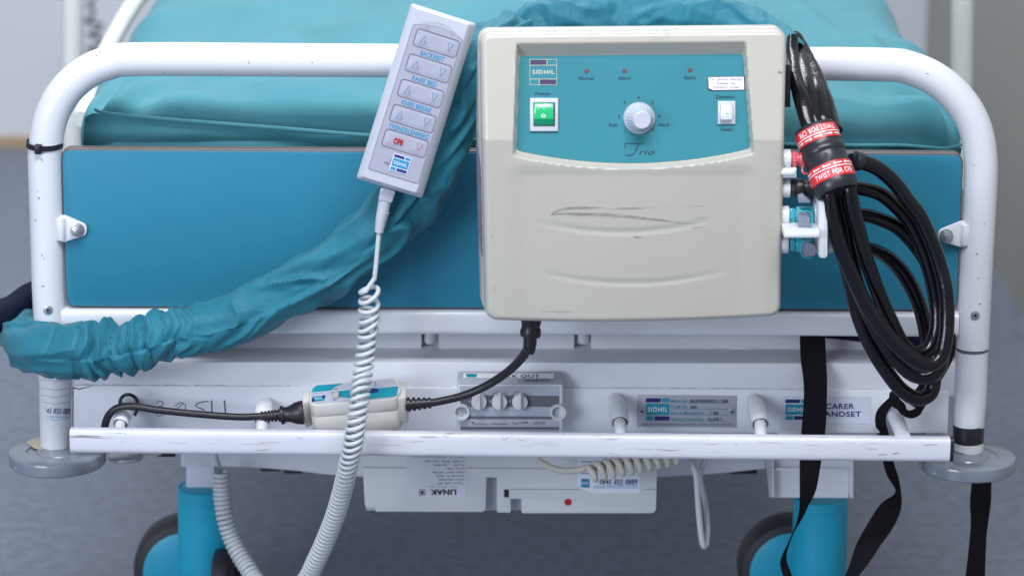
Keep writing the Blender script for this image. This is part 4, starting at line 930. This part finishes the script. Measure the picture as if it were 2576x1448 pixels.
# ------------------------------------------------------------------ handset
A, B, C, D = (1035, 8), (1198, 60), (1062, 499), (896, 449)
hn = Vector((.0, -1, .05)).normalized(); ho = P(1046, 250, -.100); HS = plane(ho, hn)
def q2(u, v):   # u across, v down
    x = (A[0]*(1-u)+B[0]*u)*(1-v)+(D[0]*(1-u)+C[0]*u)*v; y = (A[1]*(1-u)+B[1]*u)*(1-v)+(D[1]*(1-u)+C[1]*u)*v; return x, y
WU, WV = 171., 460.
def HF(d): return lambda a, b_: HS(*q2(a/WU, b_/WV), d)     # local px: a across 0..171, b down 0..460
hset = thing('bed_handset', 'pale grey five button handset with white coiled cord hanging from the top tube', 'handset', P(980, 490, -.06))
s = MB(); R_ = rrect(0, 0, WU, WV, 7, 5); 
def inset(k): return rrect(k, k, WU-k, WV-k, max(2, 7-k*.3), 5)
rs = [(rrect(2, 2, WU-2, WV-2, 7, 5), -.028), (R_, -.024), (R_, -.010), (rrect(1.5, 1.5, WU-1.5, WV-1.5, 7, 5), -.0085), (rrect(17, 7, WU-17, WV-8, 5, 5), -.0005), (rrect(19, 9, WU-19, WV-10, 5, 5), 0)]
vs_ = []; n_ = len(R_)
for pts_, d in rs: vs_ += [HF(d)(a, b_) for a, b_ in pts_]
fs_ = [(i*n_+j, i*n_+(j+1) % n_, (i+1)*n_+(j+1) % n_, (i+1)*n_+j) for i in range(len(rs)-1) for j in range(n_)]+[tuple(range(n_)), tuple(range((len(rs)-1)*n_, len(rs)*n_))]
s.add(vs_, fs_); hb_ = s.build('handset_case', m_hs, hset, angle=22)
s = MB(); arc = [(21+129*i/16, 50-22*math.sin(PI*i/16)) for i in range(17)]
s.poly(arc+[(151, 425), (147, 428), (25, 428), (21, 425)], HF(.0004), 0); s.stroke(arc+[(151, 425), (147, 428), (25, 428), (21, 425)], .9, HF(.0006), 1, closed=True)
mem = s.build('membrane', [m_mem, m_grey], hset)
s = MB(); s.poly([(25, 48.5)]+[(25+121*i/16, 47-19*math.sin(PI*i/16)) for i in range(17)]+[(146, 48.5)]+[(146-121*i/16, 48-11*math.sin(PI*i/16)) for i in range(1, 16)], HF(.0007)); s.build('top_arc_strip', m_lgrey, mem)  # light grey crescent along the arched top of the membrane
tri = lambda x, y, w_, h_, up: [(x-w_/2, y+(h_/2 if up else -h_/2)), (x+w_/2, y+(h_/2 if up else -h_/2)), (x, y-(h_/2 if up else -h_/2))]
s = MB(); f = HF(.0019); fl = HF(.0007)
s.stroke(tri(57, 47, 11, 9, True), .9, fl, 0, closed=True); s.stroke(tri(121, 42, 11, 9, False), .9, fl, 0, closed=True)
b0 = [(55, 97), (120, 163), (185, 229), (251, 294), (317, 358)]
for k, (y0, y1) in enumerate([(y, y+42) for y in (56, 122, 188, 254, 319)]):
    s.stroke(rrect(34, y0-1, 146, y1+1, 8, 5), 1.7, HF(.0008), 0, closed=True)
    if k < 4:
        s.stroke(tri(57, y0+21, 14, 20, True), 1.7, f, 2, closed=True); s.stroke(tri(125, y0+21, 14, 20, False), 1.7, f, 2, closed=True)
        s.text(['BACKREST', 'RAISE BED', 'KNEE BREAK', 'TRENDELENBERG'][k], 90, y1+13, 12, fl, 2, w=[62, 64, 78, 104][k], bold=.022)
    else:
        s.text('CPR', 73, y0+22, 13.5, f, 3, w=26, bold=.045); s.stroke(tri(126, y0+21, 15, 20, False), 1.3, f, 3, closed=True)
s.text('HB', 61, 401, 8, fl, 0, w=13); s.text('1', 117, 399, 8, fl, 0); s.text('L', 69, 390, 8, fl, 0)
s.build('handset_print', [m_grey, m_grey, m_ltteal, m_redink], hset)
for y0 in (56, 122, 188, 254, 319):
    s = MB(); y1 = y0+42
    def dome(u, v):
        a = 37+106*u; b_ = y0+2+38*v; e = min(u, 1-u, (v)*.6, (1-v)*.6); k = sm(min(1, e*14))
        h_ = .0003*k+.0007*math.exp(-((u-.18)/.12)**2-((v-.55)/.38)**2)+.0008*math.exp(-((u-.82)/.12)**2-((v-.55)/.38)**2)
        return HF(.0004+h_-.0000)(a, b_)
    s.grid(dome, 40, 18); s.build('button', m_mem, hset, angle=80)
s = MB(); f = HF(.0010); s.poly([(71, 371), (117, 371), (117, 415), (71, 415)], f, 0)
def lg2(a, b_): return HF(.0013)(a, b_)
logo(s, 73, 373, 115, 413, HF(.0013), HF(.0016), 1, 2, 0); s.build('handset_sticker', [m_white, mat('royal_ink', (.02, .03, .25), .4), m_ltteal], hset)
# cord: plug, strain relief, plain and coiled lengths
s = MB(); s.prism([P(958, 470, -.094), P(996, 480, -.094), P(986, 512, -.094), P(951, 503, -.094)], [P(958, 470, -.080), P(996, 480, -.080), P(986, 512, -.080), P(951, 503, -.080)], .002)
s.pipe([(969, 503, -.087, 17), (963, 530, -.087, 15), (958, 553, -.087, 13.5), (954, 584, -.087, 10.5)], 20, 20)
for k in range(9):
    x = 965-k*1.4; y = 531+k*6.1; s.pipe([(x, y, -.087, 15.6-k*.5), (x-.6, y+2.9, -.087, 15.4-k*.5)], 2, 20)
s.build('cord_plug', m_hs, hset)
s = MB()
pth = [(954, 580, -.087, 8), (950, 620, -.088, 8), (946, 665, -.089, 8), (942, 700, -.090, 8)]
c = [P(*q_[:3]) for q_ in catmull([p_[:3] for p_ in pth], 20)]
cc = catmull([(930, 712, -.092), (929, 745, -.092), (928, 790, -.09), (925, 840, -.09), (919, 890, -.092), (912, 940, -.10), (905, 1000, -.12), (896, 1060, -.13), (887, 1120, -.13), (874, 1180, -.12), (862, 1230, -.105), (845, 1290, -.09), (822, 1350, -.075), (795, 1410, -.06), (765, 1465, -.04), (712, 1500, .0), (660, 1478, .06), (625, 1430, .085), (590, 1370, .10), (568, 1306, .105), (559, 1245, .11), (556, 1186, .11)], 2400)
cw = [P(*q_) for q_ in cc]; T, N, B = frames(cw); phi = -PI/2; L_ = 0; tot = 0
lens = [0]
for i in range(1, len(cw)): lens.append(lens[-1]+(cw[i]-cw[i-1]).length)
coil = []; wr = M(6.3, -.1); nxt = 0
for i in range(1, len(cw)):
    dl = lens[i]-lens[i-1]; l = lens[i]; y = cc[i][1]
    pt = M(28 if l < .03 else 22 if l < .055 else 22.5-5.5*sm((l-.06)/.09)-4.0*sm((l-.16)/.10)); phi += dl/pt*2*PI
    R_c = M(19.5)*(1 if l > .05 else 1.12)
    if l > .46: R_c = M(19.0)
    if phi-nxt > 2*PI/20:
        nxt = phi
        wobx = .25*math.sin(l*190) if l < .06 else 0
        tilt = T[i]*math.cos(phi-.9)*M(7)*(1.0 if l < .2 else .3)
        coil.append(cw[i]+(N[i]*math.cos(phi)+B[i]*math.sin(phi))*R_c+tilt+T[i]*M(22)*wobx*math.sin(phi))
up_ = [P(549, 1165, .10), P(543, 1148, .09), P(540, 1120, .08)]
s.sweep([p for p in c]+coil+up_, wr, 9); s.build('coiled_cord', m_hscord, hset, angle=80)
# hook of handset behind (over the tube)
s = MB(); s.box(1050, 100, 1120, 125, -.075, .06, .003); s.build('hanging_clip', m_hs, hset)

# ------------------------------------------------------------------ power lead with inline box
lead = thing('power_lead', 'black mains lead with beige and blue inline switch box resting on the accessory rail', 'power lead', P(890, 1080, -.06))
K2 = lambda x, y: (603.7+x*.3243, 771.5+y*.3243)
top = [K2(535, 740), K2(540, 660), K2(590, 603), K2(1190, 550), K2(1230, 575), K2(1250, 640), K2(1205, 712), K2(570, 762)]
Yt = [-.072, -.052, -.040, -.038, -.043, -.054, -.074, -.076]
tp = [P(x, y, Y) for (x, y), Y in zip(top, Yt)]
# fit plane through three points for a flat top
pt_n = (tp[2]-tp[7]).cross(tp[3]-tp[7]).normalized(); pt_n = pt_n if pt_n.z > 0 else -pt_n
TPf = plane(tp[7], pt_n); TT = lambda d: (lambda x, y: TPf(x, y, d))
rt = roundpoly(top, 5, 3)
fr = [TPf(x, y) for x, y in rt]; down = (-pt_n*.034)
s = MB(); s.prism(fr, [p+down*.42 for p in fr], .0022); 
fr2 = [p+down*.43 for p in fr]; s.prism(fr2, [p+down*.7 for p in fr2], .0018)
for xa, xb in ((482, 545), (1215, 1290)):
    e = [K2(xa, 660), K2(xb, 640), K2(xb, 720), K2(xa, 745)]
    if xa > 1000: e = [K2(xa, 575), K2(xb-10, 575), K2(xb, 640), K2(xb-5, 700), K2(xa, 715)]
    ff_ = [TPf(x, y, -.004) for x, y in e]; s.prism(ff_, [p+down*.9 for p in ff_], .0015)
box_ = s.build('inline_box', m_box, lead)
s = MB(); ins = []
cxm = sum(p[0] for p in rt)/len(rt); cym = sum(p[1] for p in rt)/len(rt)
ins = [(cxm+(x-cxm)*.955, cym+(y-cym)*.90) for x, y in rt]
s.poly(ins, TT(.0004), 0)
s.poly([K2(*p) for p in ((548, 665), (570, 625), (600, 607), (800, 592), (740, 615), (710, 645))], TT(.0008), 1)
s.poly([K2(*p) for p in ((708, 655), (860, 640), (1225, 610), (1218, 680), (1195, 693), (1000, 712), (800, 700), (735, 690))], TT(.0008), 1)
s.stroke([K2(545, 665), K2(700, 655), K2(860, 640), K2(1100, 625), K2(1228, 610)], 1, TT(.0012), 3)
s.poly([(939+13*math.cos(a*PI/10), 981+6*math.sin(a*PI/10)) for a in range(20)], TT(.0012), 2)
s.poly([K2(*p) for p in ((562, 695), (658, 685), (655, 722), (560, 732))], TT(.0010), 1); s.text('SIDHIL', 801, 1001, 4, TT(.0016), 3, w=20, ang=-.09)
s.poly([K2(*p) for p in ((558, 708), (578, 706), (576, 730), (556, 733))], TT(.0014), 2); s.poly([K2(*p) for p in ((640, 685), (660, 683), (658, 705), (640, 707))], TT(.0014), 2)
s.text('ON', 845, 977, 3.5, TT(.0012), 2); s.text('OFF', 842, 1005, 3.5, TT(.0012), 2); s.text('RESET', 944, 966, 3.5, TT(.0012), 2, ang=1.4)
s.build('box_label', [m_lgrey, m_tealink, m_navyink, m_white], box_)
s = MB(); p4 = [K2(*p) for p in ((722, 655), (768, 650), (765, 690), (722, 695))]; ff_ = [TPf(x, y, .004) for x, y in p4]; s.prism(ff_, [p-pt_n*.004 for p in ff_], .0008); s.build('slide_switch', m_pump, box_)
s = MB()   # left plug
pr = [(490, 817, 33), (470, 819, 33), (430, 824, 30), (395, 828, 24), (365, 832, 21), (345, 835, 21), (340, 836, 26), (318, 838, 26), (312, 839, 18), (300, 840, 18), (296, 840, 14), (290, 841, 15)]
s.sweep([P(*K2(a, b_), -.062) for a, b_, r_ in pr], [M(r_*.98*.92) for a, b_, r_ in pr], 28)
for k in range(5): x = 285-k*26; s.pipe([(*K2(x, 842+k*1.3), -.062, 15.5-k*.6), (*K2(x-17, 843+k*1.3), -.062, 15.3-k*.6)], 2, 22)
s.pipe([(*K2(290, 842), -.062, 11), (*K2(160, 850), -.062, 9.5)], 4, 16)
s.build('mains_plug', m_black, lead)
s = MB(); s.pipe([(660, 1046, -.062, 9.2), (600, 1048, -.062, 9.2), (500, 1041, -.06, 9.2), (400, 1031, -.058, 9.4), (340, 1022, -.056, 9.6), (300, 1024, -.054, 9.8), (275, 1042, -.052, 10), (264, 1070, -.05, 10), (261, 1110, -.048, 10)], 80, 16)
s.build('cable', m_black, lead)
s = MB()
for k in range(5): x = 1300+k*40; s.pipe([(*K2(x, 757-k*3), -.062, 18.5-k*1.1), (*K2(x+22, 755-k*3), -.062, 18.3-k*1.1)], 2, 22)
s.pipe([(*K2(1285, 762), -.062, 14), (*K2(1480, 742), -.062, 11)], 4, 16); s.build('strain_relief', m_black, lead)
s = MB(); s.pipe([(1075, 1014, -.062, 10), (1110, 1008, -.062, 10), (1160, 996, -.062, 10.3), (1215, 974, -.065, 10.6), (1270, 940, -.075, 11), (1308, 905, -.09, 11.5), (1328, 875, -.10, 12), (1332, 860, -.105, 12)], 70, 16)
s.build('cable', m_black, lead)
s = MB(); pr = [(1337, 798, 27), (1336, 812, 25), (1335, 822, 23), (1335, 828, 25.5), (1334.5, 834, 27), (1334, 844, 26), (1333.5, 847, 17), (1333, 868, 17), (1332.5, 869, 15.5), (1332.5, 871, 15.5), (1332, 872, 16.5), (1331, 884, 15), (1330, 886, 12)]
s.sweep([P(a, b_, -.11) for a, b_, r_ in pr], [M(r_, -.11) for a, b_, r_ in pr], 30); s.build('pump_plug', m_black, lead)
s = MB(); s.pipe([(301, 1020, -.02, 4.6), (304, 1003, -.03, 4.6), (315, 993, -.035, 4.6), (330, 993, -.035, 4.6), (343, 1003, -.03, 4.6), (347, 1022, -.02, 4.6), (340, 1042, -.01, 4.6)], 40, 12)
s.build('rubber_ring', m_black, None, props=tag('thin black rubber loop round the leftmost support arm on the white chassis plate', 'loop'))

# ------------------------------------------------------------------ straps and other loose things
def ribbon(Ls, Rs, Y, nm, lab, cat, th=.0012, n=60, grp=None):
    l = catmull(Ls, n); r_ = catmull(Rs, n); m_ = min(len(l), len(r_)); s = MB()
    def at(a, arr): i = a*(len(arr)-1); k = min(int(i), len(arr)-2); t = i-k; return tuple(arr[k][q]*(1-t)+arr[k+1][q]*t for q in range(len(arr[0])))
    def pt(a, side):
        x, y = at(a, l)[:2] if side == 0 else at(a, r_)[:2]; yy = Y(a, side); return P(x, y, yy)
    fr_ = lambda u, v: pt(v, 0).lerp(pt(v, 1), u)
    s.grid(lambda u, v: fr_(u, v), 6, 90)
    s.grid(lambda u, v: fr_(u, v)+Vector((0, th, 0)), 6, 90)
    s.grid(lambda u, v: fr_(0, v)+Vector((0, th*u, 0)), 1, 90); s.grid(lambda u, v: fr_(1, v)+Vector((0, th*u, 0)), 1, 90)
    return s.build(nm, m_strap, None, angle=60, recalc=False, props=tag(lab, cat, grp))
Q = lambda x, y: (1878+x*.3749, 905.6+y*.3749)
SG = 'black webbing straps hanging from the bed'
def Ys(base_, tw):
    def f(a, side):
        return base_(a)+(tw(a) if side else 0)
    return f
ribbon([(2012, 838), (2014, 900), Q(380, 120), Q(385, 240), Q(375, 400), Q(362, 560), Q(357, 700), Q(357, 860), Q(355, 985), Q(335, 1090), Q(290, 1200), Q(243, 1300), Q(225, 1370), Q(250, 1460)],
       [(2076, 838), (2078, 900), Q(541, 120), Q(540, 240), Q(535, 400), Q(520, 560), Q(498, 700), Q(467, 870), Q(420, 965), Q(375, 1060), Q(320, 1150), Q(280, 1260), Q(270, 1340), Q(312, 1460)],
       Ys(lambda a: .01-.038*sm(a/.25)+.0*a, lambda a: .018*sm((a-.5)/.3)), 'webbing_strap', 'black webbing strap hanging straight down over the words beside the round arms', 'strap', grp=SG)
ribbon([Q(965, 245), Q(885, 325), Q(862, 400), Q(880, 500), Q(905, 620), Q(920, 700), Q(945, 780), Q(1000, 885), Q(900, 965), Q(800, 1120), Q(735, 1240), Q(700, 1350), Q(655, 1460)],
       [Q(1015, 275), Q(955, 335), Q(935, 410), Q(958, 500), Q(975, 600), Q(992, 700), Q(1022, 790), Q(1042, 930), Q(1030, 1020), Q(985, 1120), Q(900, 1240), Q(820, 1360), Q(740, 1460)],
       Ys(lambda a: -.055+.055*sm(a*5)-.02*sm((a-.5)/.3), lambda a: -.012*math.sin(a*9)), 'webbing_strap', 'black webbing strap twisting down from the knot below the looped hoses', 'strap', grp=SG)
ribbon([Q(1515, 780), Q(1508, 860), Q(1500, 960), Q(1505, 1100), Q(1487, 1300), Q(1468, 1460)], [Q(1645, 780), Q(1643, 860), Q(1640, 960), Q(1625, 1070), Q(1610, 1200), Q(1600, 1460)],
       Ys(lambda a: .03, lambda a: .01*math.sin(a*6)), 'webbing_strap', 'black webbing strap hanging under the right bumper disc', 'strap', grp=SG)
ribbon([(2375, 835), (2362, 880), (2335, 930), (2300, 985), (2275, 1010)], [(2404, 840), (2402, 890), (2375, 945), (2335, 1000), (2312, 1030)], lambda a, s_: -.02-.02*a, 'webbing_strap', 'short black webbing strap slanting behind the looped hoses to the knot', 'strap', grp=SG)
bk_ = thing('strap_knot', 'black knotted webbing and plastic buckle under the looped hoses', 'knot', P(2290, 1045, -.05))
s = MB(); s.slab(roundpoly([(2340, 955), (2368, 962), (2366, 982), (2342, 1012), (2324, 1006), (2336, 978)], 7, 4), -.06, .012, .002); s.build('buckle', m_black, bk_)
s = MB(); s.pipe([(2248, 990, -.045, 11), (2250, 1006, -.055, 13), (2264, 1020, -.06, 12), (2272, 1034, -.055, 10)], 20, 14, 0, lambda L_, a, t: 1+.25*noise.noise(Vector((math.cos(a)*2, math.sin(a)*2, L_*120))))
s.pipe([(2268, 1016, -.055, 8), (2274, 1034, -.06, 9), (2290, 1042, -.06, 10), (2308, 1034, -.055, 10), (2322, 1012, -.05, 9), (2332, 992, -.05, 8)], 30, 14, 0, lambda L_, a, t: 1+.25*noise.noise(Vector((math.cos(a)*2, math.sin(a)*2, L_*120))))
s.build('knot', m_strap, bk_, angle=80)
# hose clip wire
# cable tie
ct = thing('cable_tie', 'black cable tie round the left post above the blue panel', 'cable tie', P(113, 380, -.017))
s = MB(); X0 = P(113, 375, 0).x; zc = P(113, 371, -.0175).z
pts_ = []
R1 = M(42.9)
s.add([(X0+(R1+o_)*math.cos(a*PI/24), (R1+o_)*math.sin(a*PI/24), zc+dz+.0016*math.sin(a*PI/24)-.0006*math.cos(a*PI/24)) for (o_, dz) in ((0, -.0028), (.0012, -.0026), (.0012, .0026), (0, .0028)) for a in range(48)], [(k*48+a, k*48+(a+1) % 48, ((k+1) % 4)*48+(a+1) % 48, ((k+1) % 4)*48+a) for k in range(4) for a in range(48)]); s.build('tie_band', m_black, ct)
s = MB(); s.box(86, 365, 104, 389, -.0215, .006, .001, r=3); s.box(91, 372, 99, 383, -.0225, .002, .0006, 0); s.build('tie_head', m_black, ct)
# cream coiled cord lying under the rail and hanging white cable
s = MB(); cpts = [P(x, y, Y) for x, y, Y in catmull([(1352, 1155, .0), (1375, 1170, .0), (1410, 1182, .0), (1450, 1182, .0), (1480, 1174, .0)], 16)]
ccp = [P(x, y, .0) for x, y in [(1488+i*(1700-1488)/600, 1187-i*44/600) for i in range(601)]]
T, N, B = frames(ccp); co = []
for i in range(0, 601, 1):
    ph = i/600*9.3*2*PI; co.append(ccp[i]+(N[i]*math.cos(ph)*.75+B[i]*math.sin(ph))*M(21)+T[i]*M(5)*math.cos(ph))
co = co[::3]
s.sweep(cpts+co, M(8.5), 10); s.build('coiled_cable', m_crcord, None, angle=80, props=tag('short cream coiled cable bunched under the scuffed rail', 'cable'))
s = MB(); s.pipe([(1738, 1110, .05, 8), (1742, 1160, .04, 8), (1752, 1200, .035, 8), (1756, 1260, .035, 8), (1762, 1330, .035, 8), (1768, 1368, .036, 8), (1773, 1374, .038, 7.5), (1778, 1362, .042, 7), (1780, 1320, .045, 7), (1774, 1260, .05, 7), (1762, 1205, .05, 7), (1764, 1180, .05, 7), (1775, 1150, .05, 7), (1785, 1110, .05, 7)], 140, 12)
s.build('hanging_cable', m_hscord, None, angle=80, props=tag('white cable hanging in a narrow loop under the rail, in front of the dark floor', 'cable'))
# grey coiled wall cord, far behind left
s = MB(); Yw = WALLY-.25; cw = [P(x, y, Yw) for x, y in [(238, -140), (238, -60), (232, 20), (234, 60), (240, 120), (243, 180)]]
q = catmull([(245, -120), (238, -40), (228, 30), (238, 75), (240, 100), (240, 180)], 300); pc = [P(x, y, Yw) for x, y in q]
T, N, B = frames(pc); co = []
for i, p in enumerate(pc):
    ph = i/300*2*PI*7.5; k = .35+.65*sm((q[i][1]-20)/50); co.append(p+(N[i]*math.cos(ph)+B[i]*math.sin(ph))*M(18, Yw)*k)
s.sweep(co, M(5.5, Yw), 8); s.build('wall_cord', mat('grey_cord', (.09, .095, .09), .5), None, angle=80, props=tag('blurred grey curly cord hanging before the far wall beside the left post', 'cord'))
